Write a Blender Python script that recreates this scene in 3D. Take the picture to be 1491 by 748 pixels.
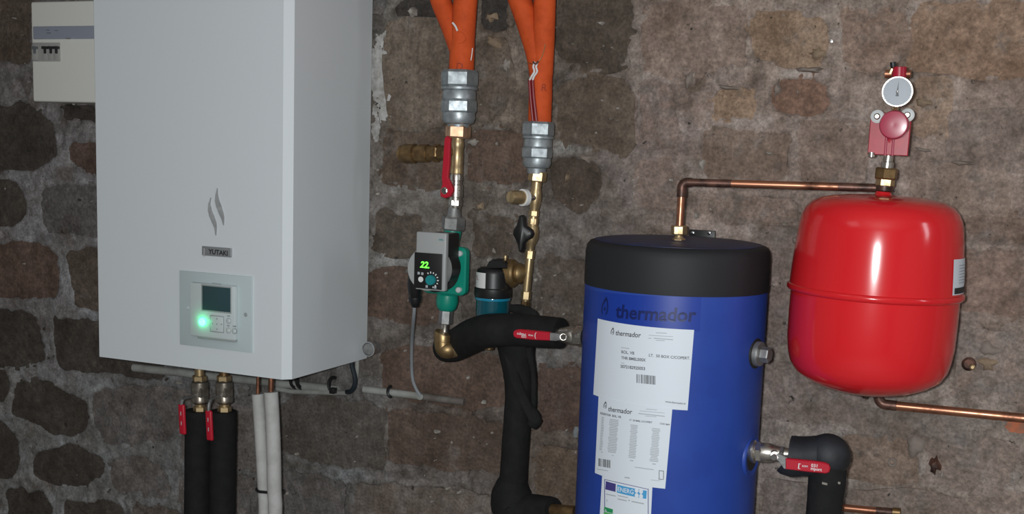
import bpy, bmesh, math, random
import numpy as np
from mathutils import Vector, Matrix

for o in list(bpy.data.objects):
    bpy.data.objects.remove(o, do_unlink=True)
SC = bpy.context.scene
COL = SC.collection
PI = math.pi
RND = random.Random(7)

# ------------------------------------------------------------------ camera
FPX, CXP, CYP = 1750.0, 745.5, 471.6          # focal length and principal point on the 1491x748 frame
yaw, pitch, roll = math.radians(-23.42), math.radians(8.25), math.radians(-1.93)
CAM = np.array([1.30, -2.4715, 1.50])
_f = np.array([math.sin(yaw), math.cos(yaw), 0.0]); _r = np.array([math.cos(yaw), -math.sin(yaw), 0.0]); _u = np.array([0, 0, 1.0])
FW = _f*math.cos(pitch) - _u*math.sin(pitch); _u2 = _u*math.cos(pitch) + _f*math.sin(pitch)
RT = _r*math.cos(roll) - _u2*math.sin(roll); UP = _u2*math.cos(roll) + _r*math.sin(roll)
cam = bpy.data.cameras.new('camera'); camo = bpy.data.objects.new('camera', cam); COL.objects.link(camo)
cam.sensor_width = 36.0; cam.lens = 36.0*FPX/1491.0
cam.shift_y = (CYP-374.0)/1491.0
cam.clip_start = 0.02
M = Matrix.Identity(4)
for i in range(3):
    M[i][0], M[i][1], M[i][2], M[i][3] = RT[i], UP[i], -FW[i], CAM[i]
camo.matrix_world = M
SC.camera = camo

# ------------------------------------------------------------------ world, lights, exposure
W = bpy.data.worlds.new('world'); SC.world = W; W.use_nodes = True
W.node_tree.nodes['Background'].inputs[0].default_value = (0.8, 0.85, 1.0, 1)
W.node_tree.nodes['Background'].inputs[1].default_value = 0.02
SC.view_settings.view_transform = 'Standard'; SC.view_settings.look = 'None'
SC.view_settings.exposure = 0.0; SC.view_settings.gamma = 1.0; SC.view_settings.use_curve_mapping = False

def lamp(name, kind, loc, power, color, size, aim=None):
    L = bpy.data.lights.new(name, kind); L.energy = power; L.color = color
    if kind == 'AREA':
        L.shape = 'RECTANGLE'; L.size, L.size_y = size
    else:
        L.shadow_soft_size = size
    o = bpy.data.objects.new(name, L); COL.objects.link(o); o.location = loc
    if aim is not None:
        d = Vector(aim)-Vector(loc); o.rotation_euler = d.to_track_quat('-Z', 'Y').to_euler()
    return o
flash = lamp('phone_flash', 'POINT', tuple(CAM - RT*0.045 + UP*0.02), 130.0, (0.945, 0.99, 1.0), 0.022)
room_lamp = lamp('room_lamp', 'AREA', (3.0, -0.85, 2.10), 4.5, (0.86, 0.92, 1.0), (0.22, 0.9), aim=(0.9, -0.3, 1.1))
fill_light = lamp('ambient_fill', 'AREA', (-0.2, -2.2, 2.36), 1.5, (0.92, 0.95, 1.0), (0.7, 0.7), aim=(-0.2, -1.9, 0.0))  # unseen fill light, added for weak ambient

# ------------------------------------------------------------------ pixel <-> world helpers
def ray(px, py):
    d = RT*((px-CXP)/FPX) - UP*((py-CYP)/FPX) + FW
    return d
def at(px, py, Y):
    d = ray(px, py)
    return CAM + d*((Y-CAM[1])/d[1])
def proj(P):
    v = np.asarray(P, float)-CAM
    z = v@FW
    return (CXP+FPX*(v@RT)/z, CYP-FPX*(v@UP)/z)
def mpp(P):                                     # metres per pixel at P
    return ((np.asarray(P)-CAM)@FW)/FPX
def unit(v):
    v = np.asarray(v, float); return v/np.linalg.norm(v)

# ------------------------------------------------------------------ materials
def newmat(name):
    m = bpy.data.materials.new(name); m.use_nodes = True
    nt = m.node_tree
    return m, nt, nt.nodes['Principled BSDF']
def noise_node(nt, scale, detail=4.0, rough=0.6, coord='Object'):
    tc = nt.nodes.new('ShaderNodeTexCoord'); n = nt.nodes.new('ShaderNodeTexNoise')
    n.inputs['Scale'].default_value = scale; n.inputs['Detail'].default_value = detail; n.inputs['Roughness'].default_value = rough
    nt.links.new(tc.outputs[coord], n.inputs['Vector'])
    return n
def ramp(nt, src, p0, p1, c0=(0, 0, 0, 1), c1=(1, 1, 1, 1)):
    r = nt.nodes.new('ShaderNodeValToRGB')
    r.color_ramp.elements[0].position = p0; r.color_ramp.elements[1].position = p1
    r.color_ramp.elements[0].color = c0; r.color_ramp.elements[1].color = c1
    nt.links.new(src, r.inputs[0]); return r
def mixc(nt, fac, a, b, mode='MIX'):
    x = nt.nodes.new('ShaderNodeMix'); x.data_type = 'RGBA'; x.blend_type = mode
    for sock, v in ((x.inputs[0], fac), (x.inputs[6], a), (x.inputs[7], b)):
        if hasattr(v, 'links') or hasattr(v, 'is_linked'): nt.links.new(v, sock)
        elif isinstance(v, (int, float)): sock.default_value = v
        else: sock.default_value = (*v[:3], 1)
    return x.outputs[2]
def mat(name, col, rough=0.5, metal=0.0, col2=None, nscale=20.0, p=(0.4, 0.65), bump=None, coat=0.0, rough2=None, emit=None, estr=0.0, spec=None, sheen=0.0):
    m, nt, b = newmat(name)
    b.inputs['Base Color'].default_value = (*col, 1); b.inputs['Roughness'].default_value = rough; b.inputs['Metallic'].default_value = metal
    if coat: b.inputs['Coat Weight'].default_value = coat; b.inputs['Coat Roughness'].default_value = 0.08
    if spec is not None: b.inputs['Specular IOR Level'].default_value = spec
    if sheen: b.inputs['Sheen Weight'].default_value = sheen
    if emit: b.inputs['Emission Color'].default_value = (*emit, 1); b.inputs['Emission Strength'].default_value = estr
    if col2:
        n = noise_node(nt, nscale); r = ramp(nt, n.outputs['Fac'], *p)
        nt.links.new(mixc(nt, r.outputs['Color'], col, col2), b.inputs['Base Color'])
        if rough2 is not None:
            mr = nt.nodes.new('ShaderNodeMapRange'); mr.inputs[3].default_value = rough; mr.inputs[4].default_value = rough2
            nt.links.new(r.outputs['Color'], mr.inputs[0]); nt.links.new(mr.outputs[0], b.inputs['Roughness'])
    if bump:
        n2 = noise_node(nt, bump[0], 5.0, 0.65); bp = nt.nodes.new('ShaderNodeBump')
        bp.inputs['Strength'].default_value = bump[1]; bp.inputs['Distance'].default_value = bump[2] if len(bump) > 2 else 0.002
        nt.links.new(n2.outputs['Fac'], bp.inputs['Height']); nt.links.new(bp.outputs[0], b.inputs['Normal'])
    return m
MT = dict(
    white=mat('boiler_white', (0.68, 0.72, 0.75), 0.45, bump=(900, 0.06, 0.0005)),
    underside=mat('boiler_underside', (0.10, 0.10, 0.11), 0.6),
    panel=mat('panel_grey', (0.50, 0.58, 0.60), 0.5),
    controller=mat('controller_grey', (0.57, 0.63, 0.64), 0.35),
    controller_line=mat('controller_line', (0.32, 0.35, 0.35), 0.4),
    lcd=mat('lcd_glass', (0.035, 0.075, 0.085), 0.25),
    led=mat('green_led', (0.1, 0.9, 0.4), 0.4, emit=(0.03, 1.0, 0.34), estr=16.0),
    silver=mat('brushed_silver', (0.36, 0.37, 0.38), 0.38, 0.2, (0.46, 0.47, 0.48), 60),
    plate=mat('plate_grey', (0.27, 0.28, 0.29), 0.35, 0.2),
    ink=mat('black_ink', (0.02, 0.02, 0.022), 0.6),
    box=mat('breaker_box_white', (0.84, 0.84, 0.79), 0.5),
    boxwin=mat('breaker_window_tint', (0.33, 0.36, 0.44), 0.18),
    breaker=mat('breaker_grey', (0.40, 0.40, 0.38), 0.5),
    steel=mat('galvanised_steel', (0.46, 0.50, 0.52), 0.42, 0.7, (0.28, 0.31, 0.33), 55, (0.35, 0.7), rough2=0.55, bump=(160, 0.12, 0.0008)),
    nickelshade=mat('shaded_nickel', (0.34, 0.31, 0.27), 0.36, 0.8, (0.22, 0.19, 0.16), 60),  # nickel with the shade under the boiler put into its colour
    nickel=mat('nickel_plate', (0.66, 0.63, 0.58), 0.24, 0.95, (0.42, 0.39, 0.34), 60, (0.4, 0.75), rough2=0.42),
    chrome=mat('chrome', (0.75, 0.76, 0.77), 0.15, 1.0),
    greysteel=mat('dull_grey_steel', (0.36, 0.36, 0.36), 0.45, 0.7, (0.25, 0.25, 0.25), 60),
    brass=mat('brass', (0.62, 0.47, 0.27), 0.33, 0.8, (0.38, 0.27, 0.14), 45, (0.38, 0.72), rough2=0.5),
    brassmid=mat('dull_brass', (0.42, 0.29, 0.14), 0.38, 0.85, (0.25, 0.165, 0.08), 45, (0.38, 0.72), rough2=0.5),
    brassdull=mat('tarnished_brass', (0.34, 0.22, 0.10), 0.4, 0.8, (0.15, 0.09, 0.045), 45, (0.35, 0.7)),
    bronze=mat('copper_bush', (0.80, 0.50, 0.33), 0.35, 0.75, (0.50, 0.30, 0.18), 50),
    copper=mat('copper', (0.56, 0.25, 0.15), 0.30, 0.85, (0.12, 0.055, 0.035), 14, (0.45, 0.66), rough2=0.55),
    copperdark=mat('heat_blackened_copper', (0.20, 0.10, 0.075), 0.45, 0.6, (0.05, 0.03, 0.025), 30, (0.4, 0.62)),
    orange=mat('orange_sleeve', (0.66, 0.098, 0.023), 0.7, 0.0, (0.54, 0.075, 0.018), 30, bump=(220, 0.15, 0.001), spec=0.2),
    foam=mat('black_foam', (0.009, 0.009, 0.0095), 0.85, 0.0, (0.014, 0.0135, 0.014), 40, bump=(90, 0.35, 0.003), spec=0.3),
    foamblue=mat('black_rubber_tape', (0.017, 0.020, 0.026), 0.62, 0.0, (0.011, 0.012, 0.014), 20, bump=(60, 0.25, 0.003)),
    whitefoam=mat('white_sleeve', (0.50, 0.50, 0.49), 0.75, 0.0, (0.43, 0.43, 0.41), 40, bump=(120, 0.2, 0.001)),
    conduit=mat('grey_conduit', (0.36, 0.37, 0.35), 0.5, 0.0, (0.24, 0.24, 0.22), 14),
    conduitdirty=mat('dusty_conduit', (0.17, 0.155, 0.14), 0.7, 0.0, (0.11, 0.095, 0.085), 30),
    black=mat('black_plastic', (0.012, 0.012, 0.013), 0.42),
    cableblue=mat('dark_cable', (0.012, 0.020, 0.028), 0.45),
    cablegrey=mat('grey_cable', (0.26, 0.28, 0.30), 0.5),
    redlever=mat('red_vinyl', (0.50, 0.010, 0.030), 0.42),
    redpaint=mat('red_gloss_paint', (0.68, 0.016, 0.022), 0.17, coat=0.3),
    redvalve=mat('red_cast_paint', (0.44, 0.012, 0.035), 0.36, 0.0, (0.36, 0.010, 0.028), 60),
    redknob=mat('red_clear_plastic', (0.40, 0.035, 0.075), 0.3, coat=0.5),
    teal=mat('green_cast_paint', (0.005, 0.27, 0.19), 0.38, bump=(120, 0.12, 0.001)),
    tealknob=mat('teal_plastic', (0.01, 0.23, 0.25), 0.4),
    pumpgrey=mat('pump_grey', (0.36, 0.37, 0.37), 0.45),
    digits=mat('green_digits', (0.1, 0.9, 0.1), 0.5, emit=(0.10, 1.0, 0.03), estr=3.2),
    print_white=mat('white_print', (0.75, 0.75, 0.75), 0.5),
    blueglass=mat('blue_tinted_glass', (0.003, 0.075, 0.105), 0.15, coat=0.5),
    blueclear=mat('bright_blue_rim', (0.01, 0.22, 0.36), 0.12, coat=1.0),
    tank=mat('blue_jacket', (0.020, 0.064, 0.36), 0.48, 0.0, (0.017, 0.055, 0.32), 8, bump=(500, 0.05, 0.0006)),
    tanktop=mat('blue_foil', (0.014, 0.030, 0.11), 0.5, 0.0, (0.016, 0.022, 0.05), 12),
    tankband=mat('dark_blue_sticker', (0.008, 0.040, 0.31), 0.42),
    tankink=mat('navy_ink', (0.003, 0.012, 0.105), 0.45),
    lid=mat('black_lid', (0.018, 0.019, 0.022), 0.62, spec=0.32, bump=(700, 0.07, 0.0006)),
    paper=mat('white_paper', (0.70, 0.75, 0.82), 0.55),
    greyink=mat('grey_ink', (0.40, 0.43, 0.46), 0.6),
    midink=mat('mid_grey_ink', (0.13, 0.14, 0.15), 0.6),
    euflag=mat('flag_purple_blue', (0.06, 0.05, 0.22), 0.5),
    energyblue=mat('energy_blue', (0.06, 0.33, 0.62), 0.5),
    energygreen=mat('energy_green', (0.02, 0.28, 0.10), 0.5),
    energylime=mat('energy_light_green', (0.10, 0.40, 0.12), 0.5),
    washer=mat('white_washer', (0.60, 0.62, 0.62), 0.4),
    dial=mat('dial_white', (0.27, 0.30, 0.345), 0.4),
    orangepaint=mat('orange_spray', (0.50, 0.15, 0.07), 0.8, 0.0, (0.30, 0.14, 0.09), 60),
    whitepaint=mat('old_white_paint', (0.52, 0.51, 0.50), 0.75, 0.0, (0.30, 0.28, 0.26), 50, bump=(80, 0.4, 0.003)),
    penmark=mat('pen_mark', (0.30, 0.03, 0.008), 0.7),
    redwire=mat('dark_red_wire', (0.22, 0.008, 0.012), 0.4),
    plaster=mat('grey_plaster', (0.30, 0.28, 0.26), 0.9, 0.0, (0.22, 0.20, 0.19), 5, bump=(30, 0.3, 0.004)),
    concrete=mat('concrete', (0.20, 0.19, 0.18), 0.85, 0.0, (0.13, 0.12, 0.11), 6, bump=(40, 0.3, 0.004)),
    darkhole=mat('soot_dark', (0.03, 0.024, 0.02), 0.9),
    crumb=mat('lime_crumb', (0.40, 0.37, 0.33), 0.85, 0.0, (0.28, 0.24, 0.21), 60, bump=(90, 0.5, 0.003)),
    lump=mat('mortar_lump', (0.26, 0.215, 0.19), 0.9, 0.0, (0.22, 0.18, 0.15), 40, bump=(60, 0.5, 0.004)),
    tanlump=mat('tan_mortar', (0.32, 0.235, 0.155), 0.9, 0.0, (0.22, 0.16, 0.11), 40, bump=(60, 0.5, 0.004)),
)

# ------------------------------------------------------------------ mesh builders (all in world coordinates)
class MB:
    def __init__(s): s.v = []; s.f = []
    def add(s, v, f):
        n = len(s.v); s.v += [tuple(map(float, p)) for p in v]; s.f += [tuple(i+n for i in q) for q in f]; return s
def frame(d, ref=None):
    """e1 points across d towards the ref direction, e2 = d x e1"""
    d = unit(d)
    if ref is None: ref = (0.57, -0.82, 0.05)
    e1 = np.asarray(ref, float) - d*np.dot(ref, d)
    if np.linalg.norm(e1) < 1e-4: e1 = np.array([0, 0, 1.0]) - d*d[2]
    e1 = unit(e1); return d, e1, np.cross(d, e1)
def g_rings(rings, closed=True, cap0=True, cap1=True):
    n = len(rings[0]); v = [p for r in rings for p in r]; f = []
    for i in range(len(rings)-1):
        for j in range(n if closed else n-1):
            k = (j+1) % n; f.append((i*n+j, i*n+k, (i+1)*n+k, (i+1)*n+j))
    if cap0: f.append(tuple(range(n-1, -1, -1)))
    if cap1: f.append(tuple((len(rings)-1)*n+j for j in range(n)))
    return v, f
def g_lathe(A, d, prof, seg=28, ref=None):
    d, e1, e2 = frame(d, ref); A = np.asarray(A, float); rings = []
    for t, r in prof:
        r = max(r, 1e-5)
        rings.append([A+d*t+(e1*math.cos(2*PI*j/seg)+e2*math.sin(2*PI*j/seg))*r for j in range(seg)])
    return g_rings(rings)
def g_hex(A, d, t0, t1, r, ang=0.0, ref=None, n=6, ch=0.10):
    """hexagon nut, r across the corners, first flat turned by ang degrees from ref; chamfered ends"""
    d, e1, e2 = frame(d, ref); A = np.asarray(A, float); rings = []
    h = (t1-t0); c = min(abs(h)*0.18, r*0.14)*(1 if h > 0 else -1)
    for t, k in ((t0, 0.90), (t0+c, 1.0), (t1-c, 1.0), (t1, 0.90)):
        rings.append([A+d*t+(e1*math.cos(math.radians(ang)+2*PI*(j+0.5)/n)+e2*math.sin(math.radians(ang)+2*PI*(j+0.5)/n))*r*k for j in range(n)])
    return g_rings(rings)
def smooth_path(pts, n=6):
    P = [np.asarray(p, float) for p in pts]
    if len(P) < 3: return P
    out = []
    for i in range(len(P)-1):
        p0 = P[max(i-1, 0)]; p1 = P[i]; p2 = P[i+1]; p3 = P[min(i+2, len(P)-1)]
        for k in range(n):
            t = k/n
            out.append(0.5*((2*p1)+(-p0+p2)*t+(2*p0-5*p1+4*p2-p3)*t*t+(-p0+3*p1-3*p2+p3)*t**3))
    out.append(P[-1]); return out
def fillet(pts, rad, n=6):
    P = [np.asarray(p, float) for p in pts]; out = [P[0]]
    for i in range(1, len(P)-1):
        a = unit(P[i-1]-P[i]); b = unit(P[i+1]-P[i])
        s = P[i]+a*rad; e = P[i]+b*rad
        for k in range(n+1):
            t = k/n; out.append(s*(1-t)**2+P[i]*2*t*(1-t)+e*t*t)
    out.append(P[-1]); return out
def g_tube(path, rad, seg=14, ref=None, flat=None, jitter=0.0, seed=0):
    P = [np.asarray(p, float) for p in path]; n = len(P)
    R = rad if hasattr(rad, '__len__') else [rad]*n
    T = [unit(P[min(i+1, n-1)]-P[max(i-1, 0)]) for i in range(n)]
    _, e1, e2 = frame(T[0], ref); rings = []; rr = random.Random(seed)
    for i in range(n):
        e1 = unit(e1-T[i]*np.dot(e1, T[i])); e2 = np.cross(T[i], e1)
        ring = []
        for j in range(seg):
            a = 2*PI*j/seg; q = R[i]*(1+rr.uniform(-jitter, jitter))
            ring.append(P[i]+e1*math.cos(a)*q*(flat or 1)+e2*math.sin(a)*q)
        rings.append(ring)
    return g_rings(rings)
def interp(vals, n_out):
    x = np.linspace(0, len(vals)-1, n_out); return list(np.interp(x, range(len(vals)), vals))
def g_box(c, u, v, w, su, sv, sw, bevel=0.0, seg=2):
    """box centred at c with half sizes su, sv, sw along unit axes u, v, w"""
    bm = bmesh.new(); bmesh.ops.create_cube(bm, size=2.0)
    for q in bm.verts: q.co = Vector((q.co.x*su, q.co.y*sv, q.co.z*sw))
    if bevel > 0:
        bmesh.ops.bevel(bm, geom=bm.edges[:], offset=bevel, segments=seg, affect='EDGES', profile=0.5)
    bm.verts.index_update(); u = np.asarray(u, float); v_ = np.asarray(v, float); w = np.asarray(w, float); c = np.asarray(c, float)
    V = [c+u*q.co.x+v_*q.co.y+w*q.co.z for q in bm.verts]; F = [tuple(q.index for q in f.verts) for f in bm.faces]
    bm.free(); return V, F
EX, EY, EZ = np.array([1.0, 0, 0]), np.array([0, 1.0, 0]), np.array([0, 0, 1.0])
def g_abox(x0, x1, y0, y1, z0, z1, bevel=0.0, seg=2):
    return g_box(((x0+x1)/2, (y0+y1)/2, (z0+z1)/2), EX, EY, EZ, abs(x1-x0)/2, abs(y1-y0)/2, abs(z1-z0)/2, bevel, seg)
def g_prism(poly, n, depth, bevel=0.0):
    """polygon of world points pushed along unit n by depth, front rim bevelled; front = poly side"""
    P = [np.asarray(p, float) for p in poly]; n = unit(n); c = sum(P)/len(P); N = len(P)
    rings = []
    if bevel > 0:
        inset = []
        for i in range(N):
            a = P[i-1]-P[i]; b = P[(i+1) % N]-P[i]; a = unit(a); b = unit(b); q = a+b
            if np.linalg.norm(q) < 1e-3: q = unit(np.cross(n, b))
            q = unit(q)
            if np.dot(q, c-P[i]) < 0: q = -q
            inset.append(P[i]+q*bevel)
        rings += [inset, [p+n*bevel for p in P]]
    else: rings += [P]
    rings.append([p+n*depth for p in P])
    return g_rings(rings)

def obj(name, geo, material, parent=None, smooth=35, base=None):
    v, f = (geo.v, geo.f) if isinstance(geo, MB) else geo
    if base is None: base = np.array(parent['_base'][:]) if parent is not None and '_base' in parent else np.zeros(3)
    me = bpy.data.meshes.new(name)
    me.from_pydata([(p[0]-base[0], p[1]-base[1], p[2]-base[2]) for p in v], [], f)
    bm = bmesh.new(); bm.from_mesh(me); bmesh.ops.recalc_face_normals(bm, faces=bm.faces[:]); bm.to_mesh(me); bm.free()
    me.materials.append(MT[material] if isinstance(material, str) else material)
    if smooth:
        me.shade_smooth(); me.set_sharp_from_angle(angle=math.radians(smooth))
    o = bpy.data.objects.new(name, me); COL.objects.link(o)
    if parent is not None: o.parent = parent; o['_base'] = list(base)
    return o
def thing(name, label, cat, base, group=None):
    o = bpy.data.objects.new(name, None); COL.objects.link(o); o.location = tuple(base); o.empty_display_size = 0.05
    o['_base'] = [float(q) for q in base]; o['label'] = label; o['category'] = cat
    if group: o['group'] = group
    return o
def single(name, label, cat, geo, material, smooth=35, group=None):
    v, f = (geo.v, geo.f) if isinstance(geo, MB) else geo
    c = np.mean(np.asarray(v, float), axis=0)
    o = obj(name, (v, f), material, None, smooth, base=c); o.location = tuple(c)
    o['label'] = label; o['category'] = cat
    if group: o['group'] = group
    return o
def structure(name, geo, material, smooth=0):
    o = obj(name, geo, material, None, smooth); o['kind'] = 'structure'; return o
def relabel(o, label): o['label'] = label; return o

class Axis:
    """straight axis between two picture points on given depth planes; u is the picture coordinate along it"""
    def __init__(s, a, b, Ya, Yb=None):
        s.a, s.b = a, b; s.A = at(*a, Ya); s.B = at(*b, Ya if Yb is None else Yb)
        s.i = 0 if abs(a[0]-b[0]) > abs(a[1]-b[1]) else 1
        s.L = np.linalg.norm(s.B-s.A); s.d = (s.B-s.A)/s.L
    def t(s, u): return (u-s.a[s.i])/(s.b[s.i]-s.a[s.i])*s.L
    def P(s, u): return s.A+s.d*s.t(u)
    def m(s, u): return mpp(s.P(u))
    def lathe(s, prof, seg=28): return g_lathe(s.A, s.d, [(s.t(u), h*s.m(u)) for u, h in prof], seg)
    def hex(s, u0, u1, hw, ang=8.0, n=6): return g_hex(s.A, s.d, s.t(u0), s.t(u1), hw*s.m((u0+u1)/2)*1.06, ang, None, n)

def text_geo(body, size=1.0, shear=0.0, bold=0.0, space=1.0):
    cu = bpy.data.curves.new('lettering', 'FONT'); cu.body = body; cu.size = size; cu.shear = shear; cu.offset = bold; cu.space_character = space
    cu.resolution_u = 3
    o = bpy.data.objects.new('lettering', cu); COL.objects.link(o)
    dg = bpy.context.evaluated_depsgraph_get(); me = bpy.data.meshes.new_from_object(o.evaluated_get(dg))
    V = np.array([v.co[:] for v in me.vertices]) if len(me.vertices) else np.zeros((0, 3)); F = [tuple(p.vertices) for p in me.polygons]
    bpy.data.objects.remove(o, do_unlink=True); bpy.data.curves.remove(cu); bpy.data.meshes.remove(me)
    return V, F
def text_plane(body, pl, pr, Y, off=0.0006, flip=False, height=1.0, **k):
    """lettering on a plane Y = const between two picture points of its baseline"""
    V, F = text_geo(body, **k); A = at(*pl, Y-off); B = at(*pr, Y-off)
    x0, x1 = V[:, 0].min(), V[:, 0].max(); s = np.linalg.norm(B-A)/(x1-x0); d = unit(B-A); up = unit(np.cross(d, np.array([0, 1.0, 0])))
    if up[2] < 0: up = -up
    if flip: up = -up
    return [A+d*(p[0]-x0)*s+up*p[1]*s*height for p in V], F

# ================================================================== THE WALL
def vnoise(x, z, scale, seed):
    T = np.random.RandomState(seed).rand(256, 256)
    X = x/scale+1000.37; Z = z/scale+1000.11
    xi = np.floor(X).astype(int); zi = np.floor(Z).astype(int); fx = X-xi; fz = Z-zi
    fx = fx*fx*(3-2*fx); fz = fz*fz*(3-2*fz)
    g = lambda a, b: T[a & 255, b & 255]
    return (g(xi, zi)*(1-fx)+g(xi+1, zi)*fx)*(1-fz)+(g(xi, zi+1)*(1-fx)+g(xi+1, zi+1)*fx)*fz
def fbm(x, z, scale, seed, octv=4, gain=0.5):
    s = 0; a = 1; t = 0
    for k in range(octv):
        s = s+a*(vnoise(x, z, scale/2**k, seed+k*17)-0.5); t += a; a *= gain
    return s/t*2
def sstep(a, b, x):
    t = np.clip((x-a)/(b-a), 0, 1); return t*t*(3-2*t)

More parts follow.
